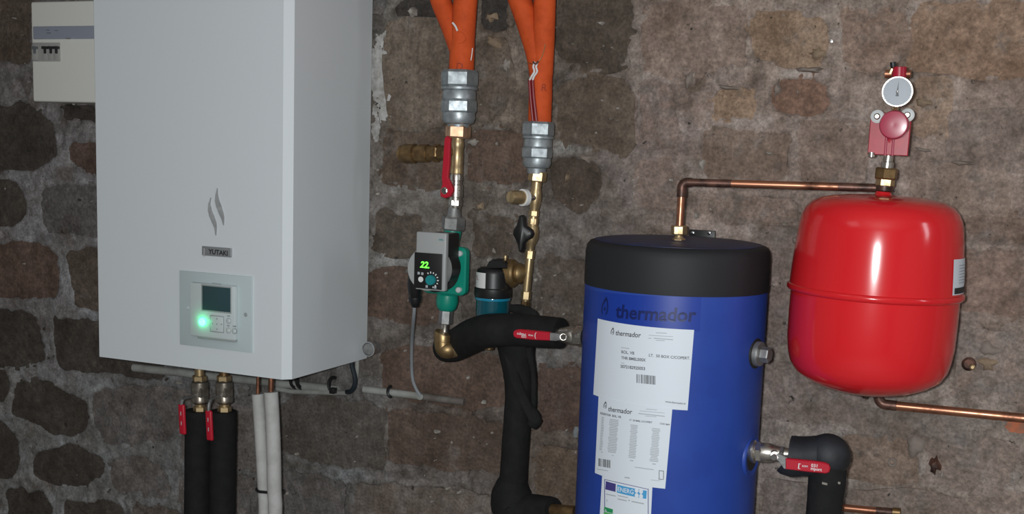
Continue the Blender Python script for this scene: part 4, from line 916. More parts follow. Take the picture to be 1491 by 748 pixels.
# ------------------------------------------------------------------ black foam round the pump outlet
def foam(name, lab, spans, mats='foam'):
    pass
t = thing('insulated_manifold', 'black foam-wrapped pipework branching from brass elbow to tank valve and down', 'pipe', at(740, 500, -.12))
def ftube(nm, pts, par, mtl='foam', seg=26, jit=.012, seed=1, flat=None):
    P = smooth_path([at(x, y, Y) for x, y, w, Y in pts], 5); s = mpp(P[0]); R = interp([w*s for x, y, w, Y in pts], len(P))
    return obj(nm, g_tube(P, R, seg, jitter=jit, seed=seed, flat=flat), mtl, par, 55)
ftube('foam_sleeve', [(641, 507, 15, -.072), (648, 506, 21.5, -.076), (664, 502, 23.5, -.080), (686, 490, 24.5, -.118), (708, 482, 23.5, -.165), (745, 480, 22.5, -.165), (790, 483, 21.5, -.170), (817, 485, 20.5, -.178)], t)
obj('foam_end', g_tube([at(814, 485, -.175), at(819, 485.3, -.178)], 8*sm_, 16), 'black', t)
ftube('foam_flap', [(742, 448, 5, -.13), (760, 452, 9, -.135), (775, 460, 10, -.14), (784, 470, 5, -.14)], t, 'foam', 16, .05, 5, .5)
obj('brass_stub', Axis((713, 496), (712, 510), -.160).lathe([(496, 10), (503, 10), (505, 7), (508, 7), (509, 3)]), 'brassdull', t)
ftube('foam_sleeve', [(752, 486, 26, -.115), (752, 505, 28, -.115), (755, 540, 23, -.112), (756, 575, 21, -.11), (752, 630, 20.5, -.11), (748, 690, 21, -.11), (746, 712, 22, -.11)], t, seed=3)
ftube('foam_elbow', [(748, 690, 16, -.11), (745, 715, 29, -.11), (747, 738, 32, -.11), (765, 745, 29, -.115), (790, 743, 22, -.13), (806, 743, 19, -.14)], t, seed=4)
ftube('foam_flap', [(738, 500, 7, -.145), (747, 540, 8, -.148), (757, 570, 8, -.146), (770, 596, 7, -.145), (777, 608, 9, -.142)], t, 'foam', 16, .04, 6, .35)
ftube('foam_fold', [(768, 505, 9, -.13), (776, 540, 5, -.125), (777, 580, 5, -.125), (775, 620, 4, -.12)], t, 'foam', 14, .03, 8)
ftube('foam_lip', [(763, 590, 8, -.138), (774, 600, 9, -.14), (779, 612, 10, -.14), (774, 620, 8, -.138)], t, 'foam', 16, .04, 9, .5)
xn = Axis((800, 742), (838, 745), -.14, -.15)
obj('nipple', xn.lathe([(800, 9), (838, 9)]), 'brassdull', t)

def lever_valve(name, lab, a, b, Y, prof, nuts, lev, bracket, Yl, words, mtl='nickel', flip=False, Yb=None):
    axv = Axis(a, b, Y, Yb); t = thing(name, lab, 'valve', (axv.A+axv.B)/2)
    obj('valve_body', axv.lathe(prof), mtl, t)
    for u0, u1, hw in nuts: obj('valve_nut', axv.hex(u0, u1, hw, 10), mtl, t, 20)
    obj('lever', g_prism([at(x, y, Yl-.004) for x, y in lev], EY, .009, .002), 'redlever', t, 40)
    obj('lever_bracket', g_prism([at(x, y, Yl-.001) for x, y in bracket], EY, .005, .001), 'greysteel', t, 30)
    cx_ = sum(x for x, y in bracket)/len(bracket); cy_ = sum(y for x, y in bracket)/len(bracket)
    return t, axv
t, axv = lever_valve('ball_valve', 'nickel ball valve on the left of the blue tank, red lever lying over foam', (812, 486.5), (852, 490), -.19,
    [(812, 8), (816, 8.5), (817, 11), (824, 12), (830, 13.5), (838, 13.5), (840, 12), (843, 12), (844, 14.5), (852, 14.5)], [(838, 850, 14.5)],
    [(746.5, 486), (747.5, 482), (751, 480), (756, 479.4), (800, 483.5), (800, 495.8), (775, 494.8), (752, 492.2), (748, 490.3)], [(799, 484), (811, 485), (818, 487), (823, 490), (818, 494), (810, 496.5), (799, 495.5)], -.235, None, Yb=-.20)
obj('stem', g_tube([axv.P(822), at(820, 490.5, -.238)], .007, 12), 'nickel', t)
obj('stem_nut', g_hex(at(821.5, 490, -.236), -EY, 0, .007, .006, 10, EX), 'chrome', t, 20)
obj('lever_print', text_plane('ngport', (753.0, 484.2), (766, 485.8), -.239, flip=True, bold=.02), 'print_white', t, 0)
obj('lever_print', text_plane('031', (759.3, 487.3), (766, 488.2), -.239, flip=True, bold=.02), 'print_white', t, 0)
obj('lever_print', text_plane('KOM', (769.5, 486.4), (776, 487.2), -.239, flip=True, bold=.02), 'print_white', t, 0)
obj('lever_print', text_plane('(', (778.5, 485.7), (781, 486), -.239, flip=True), 'print_white', t, 0)

# ================================================================== BLUE TANK
YT = -.225
def cyl_sil(l, r, Y):
    a, b_ = unit(ray(*l)[:2]), unit(ray(*r)[:2]); m_ = unit(a+b_); half = math.acos(np.dot(a, m_)); D = (Y-CAM[1])/m_[1]
    return CAM[:2]+m_*D, D*math.sin(half)
tc, TR = cyl_sil((848.5, 480), (1115, 480), YT)
tzt = at(988, 352, YT)[2]; TX, TY = tc
zlid = at(986, 429.9, TY-TR)[2]; tzb = tzt-0.66
tank = thing('buffer_tank', 'blue cylindrical buffer tank with black lid and paper labels', 'tank', (TX, TY, tzb))
Tc = np.array([TX, TY, 0.0])
obj('jacket', g_lathe(Tc+EZ*tzb, EZ, [(0, TR*.5), (0, TR*.96), (.02, TR), (zlid-tzb+.01, TR)], 96), 'tank', tank, 40)
LR = TR*1.006
obj('lid', g_lathe(Tc, EZ, [(zlid-.002, TR*.98), (zlid-.0025, LR), (zlid+.002, LR*1.002), (tzt-.022, LR*.998), (tzt-.010, LR*.985), (tzt-.003, LR*.955), (tzt, LR*.90), (tzt-.001, LR*.80)], 96), 'lid', tank, 50)
obj('top_foil', g_lathe(Tc, EZ, [(tzt-.012, LR*.90), (tzt+.0005, LR*.905), (tzt+.003, LR*.82), (tzt+.004, LR*.3), (tzt+.004, .004)], 72), 'tanktop', tank, 50)
def thit(px, py, R=None):
    R = TR if R is None else R; d = ray(px, py); o_ = CAM[:2]-tc; a = d[0]**2+d[1]**2; b_ = o_[0]*d[0]+o_[1]*d[1]; c_ = o_@o_-R*R
    k = (-b_-math.sqrt(max(b_*b_-a*c_, 0)))/a; P = CAM+d*k
    return math.atan2(P[1]-TY, P[0]-TX), P[2]
def tpt(th, z, off=0.0): return (TX+math.cos(th)*(TR+off), TY+math.sin(th)*(TR+off), z)
class Patch:
    """paper on the jacket between four picture corners: tl, tr, br, bl"""
    def __init__(s, tl, tr, br, bl): s.q = [np.array(thit(*p)) for p in (tl, tr, br, bl)]
    def map(s, u, v, off): p = (s.q[0]*(1-u)+s.q[1]*u)*(1-v)+(s.q[3]*(1-u)+s.q[2]*u)*v; return tpt(p[0], p[1], off)
    def sheet(s, off, nu=20, nv=3):
        rings = [[s.map(i/nu, j/nv, off) for i in range(nu+1)] for j in range(nv+1)]
        back = [[s.map(i/nu, j/nv, -.0005) for i in range(nu+1)] for j in range(nv+1)]
        v, f = g_rings(rings, False, False, False); n0 = len(v); w, g = g_rings(back, False, False, False)
        v = v+w; f = f+[tuple(reversed([i+n0 for i in q])) for q in g]; W_ = nu+1
        bd = [i for i in range(W_)]+[j*W_+nu for j in range(1, nv+1)]+[nv*W_+i for i in range(nu-1, -1, -1)]+[j*W_ for j in range(nv-1, 0, -1)]
        for k in range(len(bd)): a, b_ = bd[k], bd[(k+1) % len(bd)]; f.append((a, b_, b_+n0, a+n0))
        return v, f
def ttext(body, pl_, pr_, off, parent, mtl, nm='lettering', height=1.0, **k):
    V, F = text_geo(body, **k); a, b_ = np.array(thit(*pl_)), np.array(thit(*pr_)); x0, x1 = V[:, 0].min(), V[:, 0].max()
    arc = math.hypot((b_[0]-a[0])*TR, b_[1]-a[1]); s = arc/(x1-x0); pts = []
    for p in V:
        q = (p[0]-x0)/(x1-x0); th = a[0]+(b_[0]-a[0])*q; z_ = a[1]+(b_[1]-a[1])*q+p[1]*s*height; pts.append(tpt(th, z_, off))
    return obj(nm, (pts, F), mtl, parent, 0)
def tbars(rects, off, parent, mtl, nm, stuff=False):
    g = MB()
    for x0, y0, x1, y1, sl in rects:
        n = max(1, int((x1-x0)/8)); 
        for k in range(n):
            a0, a1 = x0+(x1-x0)*k/n, x0+(x1-x0)*(k+1)/n
            c4 = [(a0, y0+sl*(a0-x0)), (a1, y0+sl*(a1-x0)), (a1, y1+sl*(a1-x0)), (a0, y1+sl*(a0-x0))]
            g.add([tpt(*thit(*p), off) for p in c4], [(0, 1, 2, 3)])
    o = obj(nm, g, mtl, parent, 0)
    if stuff: o['kind'] = 'stuff'
    return o
def drop(cx_, cy_, s, off, parent, mtl):               # droplet outline mark before the word
    th0, z0 = thit(cx_, cy_); k = mpp(tpt(th0, z0))*s; outer = [(.15, 1.0), (-.25, .45), (-.5, -.05), (-.52, -.55), (-.3, -.9), (-.28, -.7), (-.36, -.45), (-.32, -.05), (.05, .5), (.22, .62), (.34, .0), (.30, -.45), (.12, -.72), (.2, -.85), (.46, -.5), (.52, .02), (.38, .7)]
    g = MB(); g.add([tpt(th0+x*k/TR, z0+y*k, off) for x, y in outer], [tuple(range(len(outer)))])
    inner = [(.0, .05), (-.12, -.25), (-.06, -.42), (.1, -.42), (.16, -.22)]
    g.add([tpt(th0+x*k/TR, z0+y*k, off) for x, y in inner], [tuple(range(len(inner)))])
    return obj('droplet_mark', g, mtl, parent, 0)
band = obj('brand_band', Patch((853, 419.5), (1021, 432), (1019, 482), (850, 464)).sheet(.0005), 'tankband', tank, 40)
ttext('thermador', (896.5, 461.5), (1013.5, 467.5), .0009, band, 'tankink', bold=.025, shear=.06, height=1.0)
drop(881, 446, 15, .0009, band, 'tankink')
s1 = obj('label_sheet', Patch((871, 463.5), (1010.5, 480), (1001, 597), (864.5, 574)).sheet(.0010), 'paper', tank, 40)
s2 = obj('label_sheet', Patch((872.5, 575), (979, 594), (968.5, 711), (867, 688)).sheet(.0014), 'paper', tank, 40)
s3 = obj('label_sheet', Patch((877.5, 690), (950, 708), (946, 790), (872.5, 770)).sheet(.0010), 'paper', tank, 40)
ttext('thermador', (897, 487.5), (933.5, 491.2), .0014, s1, 'ink', bold=.01, shear=.12, height=1.1)
drop(892.5, 482, 6, .0014, s1, 'ink')
ttext('BOL. VB', (905.3, 513.8), (924, 516), .0014, s1, 'midink', bold=.02)
ttext('THR BMEL50SX', (905, 522.2), (940.5, 525.8), .0014, s1, 'midink', bold=.03)
ttext('LT.  50 BOX C/COPERT.', (945, 518.5), (1004.5, 523.0), .0014, s1, 'midink', bold=.02)
ttext('2072182925053', (904, 534.8), (939.5, 538.4), .0014, s1, 'midink', bold=.03)
ttext('www.thermador.fr', (968.5, 585.2), (998.5, 588.7), .0014, s1, 'midink', bold=.02)
tbars([(905, 505.2, 917, 506.2, .12), (905, 527.5, 909.5, 528.4, .1)], .0014, s1, 'greyink', 'small_print', True)
tbars([(955, 483.6, 971, 484.6, .05), (945, 487.3, 980, 488.1, .06), (944, 491.5, 949, 492.4, .06), (952, 491.4, 980, 492.6, .08), (955, 494.5, 968, 495.4, .06)], .0014, s1, 'greyink', 'small_print', True)
x = 927.3; rects = []
for w, g_ in ((1.3, 1.0), (.6, 1.4), (.8, 1.6), (1.7, 1.2), (.7, .7), (1.0, 1.0), (1.6, .7), (1.9, .8), (.7, .8), (1.5, .9), (1.1, .8), (1.8, .8), (.8, .6)):
    rects.append((x, 544.2+.1*(x-927), x+w, 557.0+.1*(x-927), 0)); x += w+g_
tbars(rects, .0014, s1, 'midink', 'barcode', True)
ttext('thermador', (886.5, 598.0), (921, 602.6), .0018, s2, 'ink', bold=.01, shear=.12, height=1.1)
drop(882, 589.5, 6, .0018, s2, 'ink')
ttext('RESERVOIR  BOL. VB', (875, 602.5), (905, 608.3), .0018, s2, 'midink', bold=.03)
ttext('LT  50 BMEL C/COPERT', (917, 611.8), (950, 615.6), .0018, s2, 'midink', bold=.03)
ttext('COD BMT', (961, 617), (975.5, 619), .0018, s2, 'midink', bold=.03)
tbars([(941, 594.6, 957, 595.4, .07), (932, 597.2, 968, 597.9, .09), (930, 600.8, 968, 602, .11), (940, 604.6, 956, 605.4, .08)], .0018, s2, 'greyink', 'small_print', True)
rr = random.Random(4); rects = []
for col, (xl, wd, y0, n) in enumerate(((877, 4.5, 606.5, 21), (888, 14, 609.5, 21), (918, 12, 617.5, 21), (949, 13, 622.5, 21))):
    for k in range(n):
        y = y0+k*2.35; xx = xl-k*.16; ww = wd*rr.uniform(.7, 1.0); o_ = 0 if col == 0 else (wd-ww)/2
        rects.append((xx+o_, y, xx+o_+ww, y+1.2, .12))
tbars(rects, .0018, s2, 'greyink', 'parts_table', True)
x = 872.5; rects = []
for w, g_ in ((1.8, .6), (.9, 1.2), (.7, 1.4), (1.4, .6), (1.9, .8), (.8, .6), (1.7, 1.0), (1.5, .6)):
    rects.append((x, 666.8+.16*(x-872), x+w, 678.2+.16*(x-872), 0)); x += w+g_
tbars(rects, .0018, s2, 'midink', 'barcode', True)
tbars([(870, 682, 886, 682.9, .15), (925, 679, 952, 680.1, .14), (910, 693.5, 917.5, 695.2, .14), (876, 657.3, 878.5, 658.4, .1), (892, 662, 894.5, 663, .1), (918, 669.2, 923, 670.5, .1), (950, 674, 955, 675.4, .1), (948, 697.8, 962, 698.5, .1)], .0018, s2, 'greyink', 'small_print', True)
tbars([(960, 684, 966.6, 684.9, .12), (958.8, 696.3, 965.6, 697.2, .12)], .0018, s2, 'midink', 'pictogram', True)
tbars([(959.5, 684, 960.4, 696.5, 0), (965.7, 684.7, 966.6, 697.5, 0)], .0018, s2, 'midink', 'pictogram', True)
fr = [(881, 697.2, 944.5, 698.0, .225), (880.7, 697.2, 881.6, 760, 0), (943.6, 711, 944.6, 775, 0)]
tbars(fr, .0014, s3, 'euflag', 'border_line', True)
obj('flag_panel', Patch((882.8, 700), (897.2, 704), (896.7, 715.6), (882, 711.8)).sheet(.0014, 4, 1), 'euflag', s3, 40)
obj('energy_panel', Patch((899.2, 705), (942, 714), (941.2, 725.8), (898.6, 716.4)).sheet(.0014, 8, 1), 'energyblue', s3, 40)
ttext('ENERG', (900.2, 714.3), (923, 719.0), .0022, s3, 'paper', bold=.012, height=1.15)
for k, (px, py) in enumerate(((927.6, 713.4), (933.8, 714.8), (927.6, 720.6), (933.8, 721.9))):
    th, z_ = thit(px, py); g = [tpt(th+math.cos(2*PI*j/14)*.0038/TR, z_+math.sin(2*PI*j/14)*.0046, .0022) for j in range(14)]
    obj('energy_icon', (g, [tuple(range(14))]), 'paper', s3, 0)
tbars([(883, 718, 897, 719.4, .22), (900, 720.3, 915, 721.6, .2), (900, 725, 913, 726.6, .22), (884, 726.5, 885, 730, 0), (915.5, 727, 917.5, 729, 0), (920, 728.5, 938, 730.2, .2)], .0014, s3, 'greyink', 'small_print', True)
obj('efficiency_arrow', Patch((880.6, 737.2), (893, 741), (892.6, 746.8), (880, 743.2)).sheet(.0015, 4, 1), 'energygreen', s3, 40)
obj('efficiency_arrow', Patch((880, 744.2), (898, 748.6), (897.6, 755), (879.6, 751)).sheet(.0015, 4, 1), 'energylime', s3, 40)
ttext('A', (881.3, 744), (884.3, 744.8), .002, s3, 'paper')
# fittings that belong to the tank
axt = Axis((989, 327), (988, 362), TY)
obj('top_socket', axt.lathe([(345, 6), (365, 6)]), 'brass', tank)
obj('socket_nut', axt.hex(347, 358.5, 9.6, 28), 'brass', tank, 20)
bh = tzt
obj('wall_bracket', MB().add(*g_abox(at(1004, 340, -.05)[0], at(1042, 340, -.05)[0], -.056, -.050, bh-.06, at(1020, 334.5, -.05)[2], .001)).add(*g_abox(at(1004, 340, -.05)[0], at(1042, 340, -.05)[0], -.056, .004, bh-.07, bh-.06, .001)), 'black', tank, 30)
for px in (1009, 1033): obj('bracket_bolt', g_lathe(at(px, 339, -.058), -EY, [(0, .004), (.003, .004), (.004, .002)], 10), 'chrome', tank)
def side_plug(sgn, py, px_disc, prof_disc, hexu, lab_m):
    pass
zp = thit(1100, 511)[1]
Ap = np.array([TX+TR*math.cos(math.radians(-12)), TY+TR*math.sin(math.radians(-12)), at(1112, 511, TY)[2]]); dp = np.array([math.cos(math.radians(-12)), math.sin(math.radians(-12)), 0])
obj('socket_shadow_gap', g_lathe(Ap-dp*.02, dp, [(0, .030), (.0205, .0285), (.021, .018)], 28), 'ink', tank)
obj('plug_flange', g_lathe(Ap, dp, [(-.01, .0225), (.006, .0235), (.010, .0225), (.011, .010)], 28), 'greysteel', tank)
obj('plug_nut', g_hex(Ap, dp, .010, .027, .0150, 15, EZ), 'greysteel', tank, 20)
zq = at(832, 628, TY)[2]; Aq = np.array([TX-TR, TY, zq]); 
obj('plug_flange', g_lathe(Aq, -EX, [(-.01, .018), (.008, .0165), (.009, .006)], 24), 'nickel', tank)
obj('plug_nut', g_hex(Aq, -EX, .008, .019, .0125, 15, EZ), 'steel', tank, 20)
zr = at(1095, 660, TY)[2]; th_r = math.radians(-8); dr = np.array([math.cos(th_r), math.sin(th_r), 0]); Ar = np.array([TX, TY, zr])+dr*TR
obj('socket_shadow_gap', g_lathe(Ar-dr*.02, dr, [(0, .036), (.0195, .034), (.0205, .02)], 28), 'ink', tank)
obj('jacket_lip', g_lathe(Ar-dr*.012, dr, [(0, .041), (.010, .040), (.013, .037), (.012, .034)], 32), 'tank', tank, 50)

# right hand tank valve with lever and foam elbow
Yr = TY-.03
t, axr = lever_valve('ball_valve', 'nickel ball valve on the lower right of the tank, red lever over foam elbow', (1088, 656.5), (1152, 661), Yr,
    [(1088, 13), (1096, 17), (1099.5, 17), (1100.5, 13.5), (1110, 14), (1122, 14), (1126, 12), (1134, 10.5), (1140, 9), (1152, 8.5)], [(1101, 1111, 15), (1136, 1143, 10.5)],
    [(1143.5, 667.5), (1160, 669.0), (1185, 671.5), (1200, 673.8), (1206, 676.5), (1208.5, 682), (1207, 687.5), (1202, 689.5), (1175, 687), (1143.5, 683)], [(1128, 660), (1134, 660), (1146, 666), (1146, 683.5), (1141, 682), (1134, 672), (1127, 667)], Yr-.05, None)
obj('stem', g_tube([axr.P(1127), at(1128, 663, Yr-.052)], .0075, 12), 'nickel', t)
obj('stem_nut', g_hex(at(1127.5, 664.5, Yr-.051), -EY, 0, .007, .0065, 10, EX), 'chrome', t, 20)
obj('lever_print', text_plane('[', (1162, 680.2), (1165.5, 680.8), Yr-.054, height=.6), 'print_white', t, 0)
obj('lever_print', text_plane('KOM', (1168, 679.3), (1176, 680.2), Yr-.054, bold=.02), 'print_white', t, 0)
obj('lever_print', text_plane('031', (1181, 679.4), (1190, 680.4), Yr-.054, bold=.02), 'print_white', t, 0)
obj('lever_print', text_plane('mport', (1180.5, 683.6), (1196.5, 685.8), Yr-.054, bold=.02), 'print_white', t, 0)
t = thing('insulated_elbow', 'black foam-wrapped elbow and drop pipe right of the blue tank', 'pipe', at(1200, 700, Yr))
obj('foam_collar', g_tube(smooth_path([at(1150, 663, Yr), at(1153, 664, Yr), at(1168, 664, Yr), at(1195, 664, Yr)], 4), interp([25*sm_, 26*sm_, 25*sm_, 26*sm_], 13), 24, jitter=.02, seed=11), 'foamblue', t, 50)
ec = at(1205, 663.5, Yr); er = 33*mpp(ec)
sv, sf = [], []
for i in range(13):
    ph = -PI/2+PI*i/12; sv.append([ec+EX*math.cos(ph)*math.cos(2*PI*j/28)*er*1.0+EY*math.cos(ph)*math.sin(2*PI*j/28)*er*.9+EZ*math.sin(ph)*er for j in range(28)])
obj('foam_elbow', g_rings(sv), 'foamblue', t, 60)
ftube('foam_sleeve', [(1206, 668, 27, Yr), (1204, 700, 27, Yr), (1199, 748, 25, Yr), (1193, 800, 25, Yr)], t, 'foam', 24, .012, 12)
b0 = at(1193, 800, Yr); obj('lower_sleeve', g_tube([b0+EZ*.01, np.array([b0[0]-.004, Yr, .004])], 25*sm_, 20, jitter=.012, seed=13), 'foam', t, 50)
for px, py, w in ((1201, 703.5, 3.2), (1222, 702.5, 1.4)):
    c = at(px, py, Yr-.034); obj('foil_scrap', g_box(c, unit(EX-EZ*.1), EY, EZ, w*sm_, .002, .002), 'nickel', t)

# copper pipe from the tank top across to the vessel
YV = -.215
t = thing('copper_pipe', 'bent copper pipe from tank top across to the red vessel', 'pipe', at(989, 345, TY))
c0, c1_, c2_ = at(988.8, 342, TY), at(993.3, 265, TY), at(1280, 273.5, -.19)
pr = 5.6*mpp(c1_)
obj('upright_tube', g_tube([c0, c1_+(c0-c1_)*.15], pr, 16), 'copper', t)
obj('elbow', g_tube(fillet([c1_+(c0-c1_)*.28, c1_, c1_+(c2_-c1_)*.05], .012), pr*1.22, 16), 'copperdark', t, 50)
obj('blackened_tube', g_tube([c1_+(c2_-c1_)*.045, c1_+(c2_-c1_)*.26], pr*1.02, 16), 'copperdark', t)
obj('level_tube', g_tube([c1_+(c2_-c1_)*.25, c1_+(c2_-c1_)*.80], pr, 16), 'copper', t)
obj('end_tube', g_tube([c1_+(c2_-c1_)*.80, c2_+(c2_-c1_)*.008], pr*1.03, 16), 'copperdark', t)
obj('compression_nut', axt.hex(328, 341.5, 11.2, 24), 'brass', t, 20)
obj('compression_body', axt.lathe([(340, 7), (342, 6), (344, 6), (348, 8)]), 'brass', t)

# ================================================================== EXPANSION VESSEL
av = Axis((1286, 283), (1259, 573), YV)
vs = thing('expansion_vessel', 'glossy red expansion vessel hanging on the wall right of the tank', 'tank', av.P(573))
def vprof(pts): return av.lathe(pts, 72)
obj('upper_shell', vprof([(283.5, 22), (285, 50), (287.5, 72), (291, 88), (297, 100), (305, 107.5), (316, 112.8), (330, 115.4), (350, 117.4), (375, 119.2), (400, 120.7), (424, 121.6)]), 'redpaint', vs, 60)
obj('clamp_ring', vprof([(415, 117.5), (416, 122), (418, 124.5), (423, 124.5), (425.5, 122), (427, 117.5)]), 'redpaint', vs, 60)
obj('lower_shell', vprof([(420, 118.5), (455, 118.5), (495, 117.5), (514, 115), (530, 111), (543, 103), (554, 87), (562, 68), (568, 45), (571, 25), (572.5, 2)]), 'redpaint', vs, 60)
obj('neck', av.lathe([(276, 8), (280, 10.5), (284, 13), (286, 22), (289, 34)]), 'redpaint', vs, 50)
obj('bottom_valve', av.lathe([(569, 5), (576, 5), (578, 3.5), (580, 2)]), 'copperdark', vs)
# data label on the right flank
cdir = unit(CAM-av.P(400)); e1v = unit(cdir-av.d*np.dot(cdir, av.d)); e2v = np.cross(av.d, e1v)
if e2v[0] < 0: e2v = -e2v
def vpt(y, deg, off): 
    h = np.interp(y, [350, 375, 400, 424], [117.4, 119.2, 120.7, 121.6])*av.m(y)+off; a = math.radians(deg); return av.P(y)+(e1v*math.cos(a)+e2v*math.sin(a))*h
def vpatch(y0, y1, a0, a1, off, n=8): return g_rings([[vpt(y, a0+(a1-a0)*i/n, off) for i in range(n+1)] for y in (y0, (y0+y1)/2, y1)], False, False, False)
lb = obj('data_label', vpatch(364, 413, 58, 100, .0012), 'paper', vs, 60)
obj('label_block', vpatch(403, 411.5, 60, 98, .0020), 'ink', lb, 60)
for k in range(7): obj('small_print', vpatch(372+k*4, 373.4+k*4, 66, 96-5*(k % 3), .0020), 'greyink', lb, 60)
# safety group
ag = Axis((1301, 170), (1287, 280), YV)
t = thing('vessel_union', 'brass union between the red vessel neck and the safety valve', 'pipe fitting', ag.P(278))
obj('upper_collar', ag.lathe([(222, 7), (235, 7), (236, 9), (244, 9), (246, 11)]), 'nickel', t)
obj('union_nut', ag.hex(244, 261, 15.5, 10), 'brassdull', t, 20)
obj('lower_nut', ag.hex(259, 271.5, 12.6, 24), 'brass', t, 20)
obj('tail', ag.lathe([(270, 12), (277, 12), (279, 10)]), 'copperdark', t)
t = thing('safety_valve', 'red safety valve with round knob on a red wall plate', 'valve', ag.P(225))
s = mpp(ag.P(180)); Yk = YV-.055
pp = [(1268.5, 164), (1325, 164), (1326.5, 178), (1321.5, 227), (1263, 224.5), (1266.5, 180)]
obj('plate', g_prism([at(x, y, YV-.012) for x, y in pp], EY, .008, .0015), 'redvalve', t, 30)
obj('wall_foot', g_abox(at(1285, 190, YV)[0], at(1305, 190, YV)[0], YV-.006, .006, at(1295, 205, YV)[2], at(1295, 185, YV)[2], .002), 'redvalve', t, 30)
obj('body', ag.lathe([(166, 12), (170, 15), (190, 15), (196, 11), (212, 9.5), (224, 9.5), (226, 7)]), 'redvalve', t, 40)
for dx in (-4.5, 5.5):
    a_ = ag.P(200)+EX*dx*s; obj('body_rib', g_tube([at_y(a_, YV-.02)+EZ*.02, at_y(a_, YV-.02)-EZ*.032], .0022, 8), 'redknob', t)
kc = at(1301, 181.5, Yk)
obj('knob', g_lathe(at_y(kc, YV-.008), at_y(kc, Yk)-at_y(kc, YV-.008), [(0, 15*s), (.012, 16*s), (.016, 20*s), (.040, 20.5*s), (.045, 19*s), (.0455, 17.5*s), (.0445, 2*s)], 40), 'redknob', t, 20)
for j in range(5):
    a0 = math.radians(60+j*10); 
for px, py in ((1277.5, 169.5), (1321.5, 167.5)):
    wc = at(px, py, YV-.020); obj('washer', g_lathe(wc+EY*.004, -EY, [(0, 9.6*s), (.004, 9.6*s), (.005, 8.4*s), (.005, .001)], 24), 'washer', t, 40)
    obj('plate_screw', g_lathe(wc, -EY, [(0, 4.6*s), (.004, 4.6*s), (.006, 3*s), (.006, .0005)], 16), 'nickel', t, 40)
obj('drain_stub', g_lathe(at(1269, 225, YV-.012), -EZ, [(-.004, .006), (.004, .006), (.005, .004)], 12), 'nickel', t)
t = thing('pressure_gauge', 'round white pressure gauge above the red safety valve', 'gauge', at(1306, 155, YV))
gY = YV-.050; gc = at(1306.8, 133.5, gY); gs = mpp(gc)
gn = unit(np.array([0.05, -1.0, 0.0]))
obj('case', g_lathe(gc-gn*.030, gn, [(0, 12*gs), (.006, 19*gs), (.024, 21.5*gs), (.029, 21.8*gs)], 40), 'nickel', t, 40)
obj('bezel', g_lathe(gc, gn, [(-.006, 21.5*gs), (.003, 22.4*gs), (.005, 21.5*gs), (.005, 20.6*gs), (.002, 20.2*gs)], 48), 'nickel', t, 40)
dl = obj('dial', g_lathe(gc, gn, [(-.002, 20*gs), (.0025, 20*gs), (.0026, .001)], 40), 'dial', t, 40)
gx = unit(np.cross(EZ, -gn)); gx = gx if gx[0] > 0 else -gx
for k in range(11):
    a = math.radians(225-k*27); p = gc+gn*.003+gx*math.cos(a)*16.5*gs+EZ*math.sin(a)*16.5*gs
    obj('dial_tick', g_box(p, gx*math.cos(a)+EZ*math.sin(a), -gx*math.sin(a)+EZ*math.cos(a), gn, 1.6*gs, .45*gs, .0003), 'greyink', dl, 0)
nd = gx*.06+EZ
obj('needle', g_prism([gc+gn*.0045+EZ*15*gs+gx*1.0*gs, gc+gn*.0045+gx*1.1*gs, gc+gn*.0045-EZ*6.5*gs+gx*2.6*gs, gc+gn*.0045-EZ*6.5*gs-gx*2.0*gs, gc+gn*.0045-gx*1.1*gs], -gn, .001), 'midink', t, 0)
obj('needle_hub', g_lathe(gc+gn*.003, gn, [(0, 2.2*gs), (.003, 2.0*gs), (.0035, .4*gs)], 14), 'chrome', t)
obj('gauge_stem', g_tube([at(1304, 150, YV-.03), at(1302.5, 170, YV-.012)], .006, 12), 'brass', t)
t = thing('air_vent', 'small red vent cap with copper ends behind the gauge top', 'vent', at(1309, 112, YV))
va2 = Axis((1310, 96.5), (1308, 140), YV-.01)
obj('vent_cap', va2.lathe([(97, 8), (98, 10), (112, 10), (114, 8), (150, 7)]), 'redvalve', t, 40)
ha = Axis((1288, 107.5), (1327, 107.5), YV-.005)
obj('copper_end', ha.lathe([(1288, 3), (1289, 6), (1299, 6)]), 'copper', t); obj('copper_end', ha.lathe([(1318, 6), (1326, 6), (1327, 3)]), 'copper', t)
obj('vent_pin', Axis((1300, 90), (1301, 100), YV-.012).lathe([(90.5, 4.2), (97, 4.2), (100, 3)]), 'black', t)
obj('vent_arm', g_tube([at(1296, 107, YV-.012), at(1299, 100, YV-.012)], .004, 8), 'brass', t)

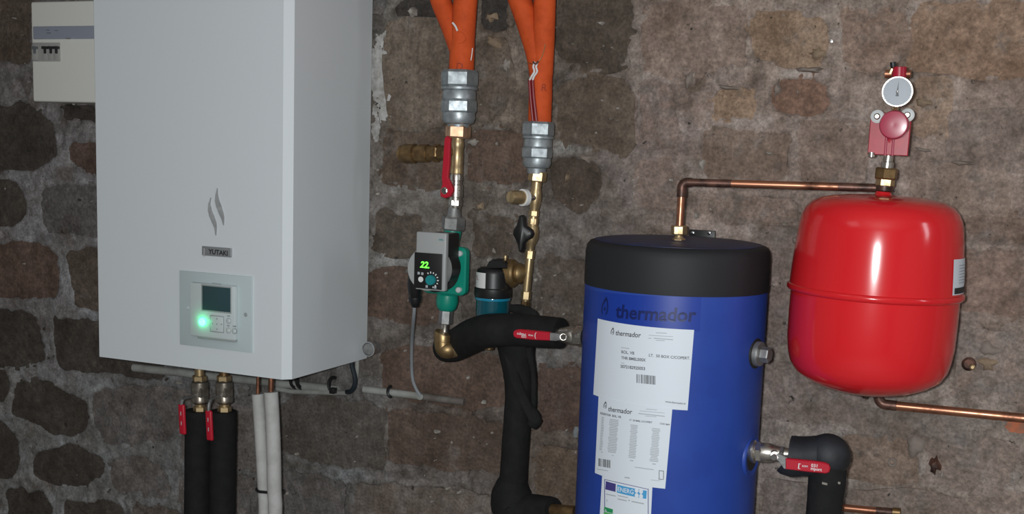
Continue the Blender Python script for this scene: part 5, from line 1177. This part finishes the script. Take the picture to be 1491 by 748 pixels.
# lower copper pipe and the one at the bottom edge
t = thing('copper_pipe', 'copper pipe leaving below the red vessel to the right edge', 'pipe', at(1278, 585, -.06))
p0, p1, p2 = at(1279, 556, -.024), at(1279.5, 588, -.024), at(1530, 612.5, -.024)
pr = 6.6*mpp(p1)
obj('drop', g_tube([p0, p1+(p0-p1)*.35], pr, 16), 'copperdark', t)
obj('elbow', g_tube(fillet([p1+(p0-p1)*.4, p1, p1+(p2-p1)*.11], .016), pr*1.13, 16), 'copperdark', t, 50)
p3 = p2+(p2-p1)*1.2
obj('level_tube', g_tube([p1+(p2-p1)*.10, p3], pr, 16), 'copper', t)
t = thing('copper_pipe', 'short length of copper pipe at the lower edge beside the foam elbow', 'pipe', at(1270, 745, -.05))
obj('level_tube', g_tube([at(1205, 736.5, -.05), at(1280, 744, -.05)], 5.5*mpp(p1), 14), 'copper', t)
obj('solder_coupling', g_tube([at(1276, 743.5, -.05), at(1308, 746.5, -.05)], 6.3*mpp(p1), 14), 'copperdark', t)
obj('brass_end', g_tube([at(1300, 745, -.052), at(1311, 746, -.052)], 6.8*mpp(p1), 14), 'brassdull', t)

# small hardware left in the wall
def wallbit(nm, lab, cat, px, py, r, th, mtl, d=(0.1, -1, 0)):
    c = at(px, py, -.004); return single(nm, lab, cat, g_lathe(c+EY*.012, d, [(0, r), (th+.008, r), (th+.011, r*.7), (th+.0112, r*.1)], 14), mtl)
wallbit('nail_head', 'bright nail head in the wall left of the gauge', 'nail', 1210, 60, .0042, .008, 'chrome')
c = at(1299.5, 672.5, -.004)
single('wall_anchor', 'pale ring-shaped wall anchor below the red vessel', 'anchor', g_lathe(c+EY*.008, -EY, [(0, .0045), (0, .0092), (.012, .0092), (.0135, .0075), (.012, .0045), (.004, .0045)], 18), 'lump')
t = thing('pipe_stub', 'dark pipe stub with a brass glint low on the wall beside the red vessel', 'pipe', at(1412, 530, -.01))
c = at(1412, 530, -.006); obj('sleeve', g_lathe(c+EY*.012, (-.15, -1, 0), [(0, .014), (.016, .013), (.018, .010), (.012, .009)], 18), 'copperdark', t)
obj('core', g_lathe(at(1414.5, 533, -.006)+EY*.012, (.1, -1, 0), [(0, .0055), (.022, .0055), (.024, .003)], 12), 'brass', t)
c = at(1360, 672, -.002); single('rusty_hook', 'rust-red scar of an old hook in the lower wall', 'hook', blob(1361, 676, 9, 15, -.004, .010, 77), MT['copperdark'] if False else 'copperdark')
